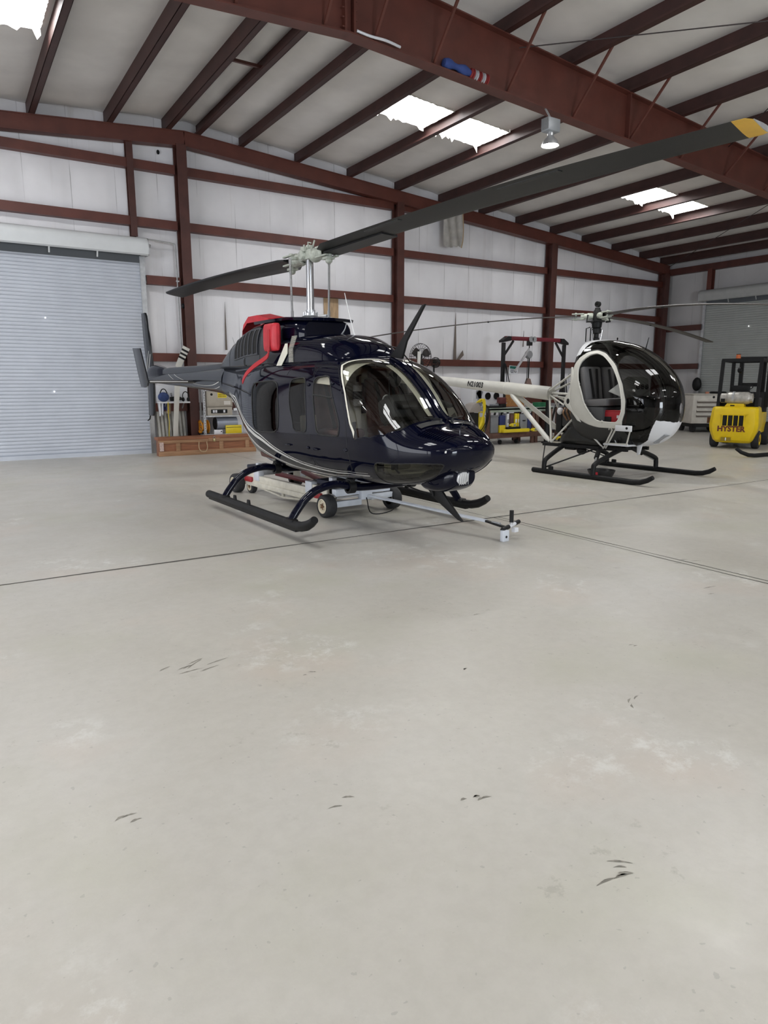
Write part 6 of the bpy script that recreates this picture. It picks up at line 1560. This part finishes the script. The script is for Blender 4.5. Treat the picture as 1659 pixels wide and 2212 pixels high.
for k, (z, w_) in enumerate(((0.13, 0.16), (0.09, 0.17), (0.05, 0.12))): MB().box((-0.06, -0.008, z), (w_, 0.004, 0.018)).build('text_line', M_black, r)
# rods, hoses and clamps leaning past the third column
M_rodd = P('dark_rod2', (0.05, 0.05, 0.055), 0.5, 0.5)
for k in range(9):
    x = 17.32+0.11*k; h_ = 1.7+0.4*((k*7) % 5)/5
    lab = ['', '', '', '', '', '', '', '', ''][k]
    tag(MB().tube([(x-0.10, 16.0, 0.0), (x, 16.35, h_)], 0.016+0.006*(k % 2), 8).build('metal_rod', M_rodd if k % 4 else M_galv), 'dark metal rod leaning with others on the wall beside the third column', 'rod', 'metal rods leaning on the back wall')
for k, (x, lb) in enumerate(((17.78, 'red bar clamp standing beside the leaning rods, next to the red column'), (17.95, 'red bar clamp standing between the two other red clamps'), (18.12, 'red bar clamp standing just behind the white doorway frame'))):
    r = TH('bar_clamp', (x, 15.82, 0.0), lb, 'clamp')
    MB().box((0, 0, 0.65), (0.03, 0.02, 1.30)).build('bar', M_galv, r); MB().box((0.0, -0.05, 1.16), (0.07, 0.12, 0.22)).build('head', M_redp, r, bevel=0.01); MB().box((0, -0.05, 0.82), (0.06, 0.12, 0.10)).build('jaw', M_redp, r, bevel=0.01); MB().box((0, 0, 0.01), (0.1, 0.1, 0.02)).build('foot', M_galv, r)
r = TH('tool_cabinet', (15.9, 14.3, 0), 'low dark brown tool cabinet between the workbench and the small helicopter', 'cabinet')
MB().box((0, 0, 0.50), (1.1, 0.55, 0.90)).build('body', M_brown, r, bevel=0.01)
for z in (0.2, 0.48, 0.76):
    dd = MB().box((0, -0.28, z), (1.02, 0.02, 0.24)).build('drawer', P('dark_drawer', (0.05, 0.03, 0.028), 0.5), r, bevel=0.004); MB().box((0, -0.297, z+0.07), (0.3, 0.02, 0.02)).build('handle', M_galv, dd)
MB().box((0, 0, 0.965), (1.14, 0.6, 0.03)).build('top', M_grey, r)
for x in (-0.45, 0.45): MB().box((x, 0, 0.025), (0.1, 0.5, 0.05)).build('foot', M_black, r)
# ================================================================== far corner: generator and forklift
M_gen = P('generator_cream', (0.60, 0.57, 0.51), 0.45, noise=0.12, nscale=6)
GA = math.radians(12)
r = TH('generator_set', (21.95, 13.95, 0), 'cream generator trailer with louvred end and rust stains in the far corner', 'generator', None, GA)
# local +y runs away from the camera, the louvred end faces -x/-y
rr = math.radians(-44)
def RB(mb, nm, mt, par=None, **k):
    mb.v = [tuple(Matrix.Rotation(rr, 4, 'Z') @ Vector(v)) for v in mb.v]; return mb.build(nm, mt, par or r, **k)
RB(MB().prism([(-0.68, -0.45, 0.30), (0.68, -0.45, 0.30), (0.66, -0.45, 1.26), (-0.66, -0.45, 1.26)], (0, 1.3, 0)), 'housing', M_gen, bevel=0.02)
RB(MB().box((0, 0.2, 1.275), (1.36, 1.34, 0.03)), 'top_cover', M_gen, bevel=0.008)
for k in range(4):
    z = 1.02-0.155*k
    lv = RB(MB().box((-0.12, -0.452, z), (0.82, 0.012, 0.085)), 'louvre', P('louvre_shade', (0.20, 0.17, 0.14), 0.6))  # shade between the louvre hoods put into the colour
    RB(MB().prism([(-0.53, -0.452, z+0.045), (0.29, -0.452, z+0.045), (0.29, -0.50, z+0.015), (-0.53, -0.50, z+0.015)], (0, 0, 0.012)), 'louvre_hood', M_gen, lv)
RB(MB().cyl((0.02, -0.455, 1.18), (0.02, -0.45, 1.18), 0.04, n=16), 'filler_badge', M_black)
RB(MB().box((-0.02, -0.452, 0.42), (0.24, 0.006, 0.20)), 'rust_stain', P('rust_patch', (0.16, 0.06, 0.02), 0.8, noise=0.8, nscale=14))
RB(MB().box((0.70, 0.15, 0.80), (0.03, 0.9, 0.75)), 'side_grille', M_hole)
RB(MB().box((0, 0.2, 0.24), (1.2, 1.2, 0.12)), 'chassis', M_black)
for x in (-0.5, 0.5):
    for y in (-0.2, 0.65): RB(MB().lathe((x-0.07, y, 0.15), (1, 0, 0), [(0, 0), (0, .11), (.02, .15), (.12, .15), (.14, .11), (.14, 0)], 24), 'wheel', M_tire)
RB(MB().lathe((0.42, 0.1, 1.29), (0, 0, 1), [(0, 0), (0, .24), (.03, .27), (.07, .24), (.07, 0)], 24), 'cap', M_black)
RB(MB().box((-0.1, -0.2, 1.32), (0.10, 0.07, 0.07)), 'lamp', P('orange_lamp', (0.5, 0.2, 0.12), 0.4))
tag(MB().ball((22.80, 14.92, 1.60), (0.11, 0.17, 0.24)).build('black_bag', M_black), 'black bag hanging on the side wall beside the grey rolling door', 'bag')
# forklift, counterweight towards the camera
FA = math.radians(21)
K = TH('forklift', (16.72, 9.86, 0), 'yellow forklift seen from behind with grey gas cylinder on its counterweight', 'forklift', None, FA)
M_hy = P('forklift_yellow', (0.80, 0.56, 0.004), 0.35, noise=0.05)
cw = MB()
secs = [(0.15, 0.40, 0.10), (0.22, 0.46, 0.02), (0.45, 0.545, -0.02), (0.60, 0.565, -0.02), (0.95, 0.535, 0.02), (1.03, 0.52, 0.05), (1.055, 0.48, 0.10)]
vs = []; n = 0
for z, hw, x0 in secs:
    xe = 0.19 if z < 0.3 else (0.34 if z < 0.5 else 0.62)
    ring = [(x0+0.10, -hw), (x0+0.02, -hw*0.86), (x0, -hw*0.6), (x0, hw*0.6), (x0+0.02, hw*0.86), (x0+0.10, hw), (xe, hw), (xe, -hw)]
    vs += [(x, y, z) for x, y in ring]; n = len(ring)
fs = [(i*n+j, i*n+(j+1) % n, (i+1)*n+(j+1) % n, (i+1)*n+j) for i in range(len(secs)-1) for j in range(n)] + [tuple(range(n)), tuple((len(secs)-1)*n+j for j in range(n-1, -1, -1))]
cw.add(vs, fs); cwo = cw.build('counterweight', M_hy, K, bevel=0.02)
gq = MB().box((-0.012, 0.0, 0.72), (0.03, 0.50, 0.27)).build('radiator_grille', M_hole, cwo)
for k in range(5): MB().box((-0.03, -0.25+0.125*k, 0.72), (0.03, 0.022, 0.27)).build('grille_bar', M_hy, gq)
MB().prism([(-0.028, -0.33, 0.88), (-0.028, 0.33, 0.88), (-0.028, 0.29, 0.845), (-0.028, -0.29, 0.845)], (0.03, 0, 0)).build('grille_lip', M_hy, gq)
MB().box((-0.018, 0.13, 0.245), (0.05, 0.22, 0.09)).build('tow_pocket', P('pocket_shade', (0.28, 0.19, 0.01), 0.6), cwo)  # recess shade put into a darker version of the yellow
MB().cyl((-0.045, 0.13, 0.21), (-0.045, 0.13, 0.285), 0.014, n=8).build('tow_pin', M_galv, cwo)
text_obj('maker_lettering', 'HYSTER', 0.185, P('letter_brown', (0.13, 0.02, 0.01), 0.5), cwo, (-0.026, 0.03, 0.445), (0, -1, 0), (0, 0, 1), 0.003, 0.0, 0.98, 0.007)
for y, s in ((-0.44, -1), (0.44, 1)):
    wheel(K, (0.48, y*1.10, 0.23), 0.23, 0.17, 'steer_wheel', s, M_hy)
    wheel(K, (1.95, y*1.08, 0.31), 0.31, 0.22, 'drive_wheel', s, M_hy)
MB().box((1.25, 0, 0.62), (1.25, 0.98, 0.52)).build('chassis', M_hy, K, bevel=0.02)
MB().box((1.35, 0, 0.34), (1.0, 0.80, 0.18)).build('underframe', M_black, K)
MB().box((0.78, 0, 1.10), (0.62, 0.90, 0.36)).build('engine_hood', M_black, K, bevel=0.03)
MB().box((0.85, 0, 1.35), (0.46, 0.50, 0.14)).build('seat', M_black, K, bevel=0.03)
MB().box((0.60, 0, 1.46), (0.12, 0.44, 0.24), (0, -0.15, 0)).build('seat_back', M_black, K, bevel=0.03)
gt = MB().bar((0.55, 0, 2.22), (1.95, 0, 2.22), 0.98, 0.04); 
gt = MB()
for y in (-0.44, 0.44): gt.bar((0.50, y, 2.22), (1.98, y, 2.22), 0.07, 0.08)
for x in (0.52, 1.95): gt.bar((x, -0.44, 2.22), (x, 0.44, 2.22), 0.07, 0.08, up=(0, 0, 1))
for k in range(6): gt.bar((0.75+0.2*k, -0.44, 2.23), (0.75+0.2*k, 0.44, 2.23), 0.03, 0.04)
gt = gt.build('overhead_guard', M_black, K)
for y in (-0.44, 0.44):
    MB().bar((0.34, y, 1.05), (0.52, y, 2.22), 0.08, 0.07).build('guard_post', M_black, gt)
    MB().bar((1.98, y, 1.0), (1.95, y, 2.22), 0.08, 0.09).build('guard_post', M_black, gt)
MB().box((2.02, 0, 1.05), (0.14, 0.90, 0.72)).build('dashboard', M_black, K, bevel=0.03)
MB().lathe((1.72, 0.05, 1.52), (-0.5, 0, 1), [(0, .16), (.012, .175), (.024, .16), (.012, .148), (0, .16)], 28).build('steering_wheel', M_black, K)
MB().cyl((1.95, 0.05, 1.38), (1.73, 0.05, 1.52), 0.025, n=10).build('steering_column', M_black, K)
MB().ball((1.30, 0.16, 1.98), (0.06, 0.07, 0.08)).build('mirror', M_black, K)
MB().bar((1.30, 0.16, 1.98), (1.30, 0.16, 2.2), 0.02, 0.02).build('mirror_stem', M_black, K)
bc = MB().cyl((0.62, 0.12, 2.26), (0.62, 0.12, 2.36), 0.06, 0.05, n=16).build('beacon', P('amber_lens', (0.65, 0.16, 0.05), 0.25), K)
MB().cyl((0.62, 0.12, 2.36), (0.62, 0.12, 2.375), 0.052, n=16).build('beacon_cap', M_black, bc)
for y in (-0.28, 0.28): MB().box((2.22, y, 1.25), (0.13, 0.09, 2.2)).build('mast_rail', M_black, K)
for z in (0.5, 1.6, 2.3): MB().box((2.22, 0, z), (0.10, 0.60, 0.10)).build('mast_tie', M_black, K)
for y in (-0.25, 0.25): 
    MB().box((2.85, y, 0.06), (1.1, 0.11, 0.04)).build('fork', M_black, K); MB().box((2.32, y, 0.32), (0.05, 0.11, 0.56)).build('fork_shank', M_black, K)
# LPG cylinder across the counterweight
yk = MB(); cyl_ = MB().lathe((0.26, 0.36, 1.27), (0, -1, 0), [(-.02, 0.0), (-.02, .10), (0.0, .12), (0.13, .12), (0.13, .13), (.18, .155), (.60, .155), (.66, .13), (.66, .12), (.72, .115), (.72, .095), (.68, .09), (.68, 0)], 32)
M_lpg = P('lpg_aluminium', (0.50, 0.48, 0.44), 0.4, 0.5, noise=0.25, nscale=14)
cyl_ = cyl_.build('gas_cylinder', M_lpg, K)
MB().lathe((0.26, 0.10, 1.27), (0, -1, 0), [(0, .158), (0, .166), (.05, .166), (.05, .158)], 32).build('clamp_band', M_galv, cyl_)
MB().box((0.115, 0.30, 1.21), (0.05, 0.09, 0.09)).build('valve_port', M_hole, cyl_)
MB().prism([(0.12, 0.26, 1.05), (0.12, -0.20, 1.05), (0.12, -0.18, 1.135), (0.12, 0.20, 1.135)], (0.28, 0, 0)).build('cylinder_bracket', M_hy, K, bevel=0.006)
MB().bar((0.118, 0.12, 1.085), (0.118, 0.02, 1.085), 0.004, 0.03).build('bracket_slot', M_hole, K)
# skid of a machine that stands beyond the picture edge
r = TH('landing_skid', (15.5, 8.4, 0), 'tip of a lone black skid on the floor in front of the forklift', 'skid', None, math.radians(-4))
MB().tube([(-0.66, 0.18, 0.20), (-0.56, 0.12, 0.12), (-0.42, 0.04, 0.06), (-0.25, 0, 0.045), (1.9, 0, 0.045)], [0.035, 0.042, 0.045, 0.045, 0.045], 14).build('tube', M_skid, r)
MB().tube([(1.2, 0, 0.06), (1.2, 0.12, 0.35), (1.25, 0.5, 0.55)], 0.04, 12).build('leg', M_skid, r); MB().bar((-0.2, 0, 0.008), (1.8, 0, 0.008), 0.05, 0.014).build('wear_shoe', M_black, r)
# ================================================================== overhead
r = TH('high_bay_lamp', (8.86, 8.80, 5.47), 'lit high bay lamp hanging under the red roof rafter', 'lamp')
MB().box((0, 0, 0.33), (0.26, 0.18, 0.20)).build('ballast_box', P('lamp_housing', (0.36, 0.38, 0.40), 0.4, 0.3), r, bevel=0.015)
for k in range(7): MB().box((-0.132, -0.075+0.025*k, 0.34), (0.012, 0.010, 0.18)).build('cooling_fin', M_galv, r)
MB().cyl((0, 0, 0.16), (0, 0, 0.24), 0.05, n=16).build('neck', M_galv, r)
MB().lathe((0, 0, 0.16), (0, 0, -1), [(-.02, .05), (0, .06), (.06, .12), (.13, .145), (.135, .145), (.12, .13)], 28).build('reflector', M_galv, r)
MB().lathe((0, 0, 0.045), (0, 0, -1), [(0, .125), (.02, .11), (.035, .06), (.04, 0)], 24).build('lens', EMIT('lamp_glow', (1.0, 1.0, 0.93), 40.0), r)
MB().tube([(0, 0, 0.42), (0, 0.06, 0.52), (0, 0.14, 0.63)], 0.016, 8).build('hanger', M_galv, r)
MB().box((0.14, 0.06, 0.38), (0.10, 0.02, 0.06)).build('exit_tag', P('teal_tag', (0.02, 0.14, 0.10), 0.5), r)
ld = bpy.data.lights.new('high_bay_glow', 'SPOT'); ld.energy = 220; ld.spot_size = 2.4; ld.spot_blend = 0.8; ld.shadow_soft_size = 0.12; ld.color = (1, 0.98, 0.92)
lo = bpy.data.objects.new('high_bay_glow', ld); COL.objects.link(lo); lo.location = (8.86, 8.80, 5.40)
r = TH('rolled_flag', (7.16, 8.93, 6.21), 'rolled blue, red and white striped cloth lying on the red rafter flange', 'flag')
def roll(mb, x0, x1, rad=0.072):
    n = 8; pts = []
    for i in range(n+1):
        x = lerp(x0, x1, i/n); pts.append((x, 0, 0.075 - 0.0568*x - 0.01*math.sin(x*6)))
    return mb.tube(pts, [rad*(0.8+0.25*math.sin(i*1.3)) for i in range(n+1)], 12)
roll(MB(), -0.42, 0.08).build('blue_field', P('flag_blue', (0.03, 0.06, 0.22), 0.8), r)
for k in range(5): roll(MB(), 0.08+0.07*k, 0.15+0.07*k, 0.075).build('stripe_band', P('flag_white', (0.5, 0.5, 0.52), 0.8) if k % 2 else P('flag_red', (0.28, 0.03, 0.03), 0.8), r)
tag(MB().tube(spline([(5.25, 8.93, 6.37), (5.45, 8.90, 6.34), (5.7, 8.88, 6.335), (5.95, 8.91, 6.325)], 6), 0.018, 8).build('white_cable', M_white), 'white cable lying along the rafter flange at the roof ridge', 'cable')
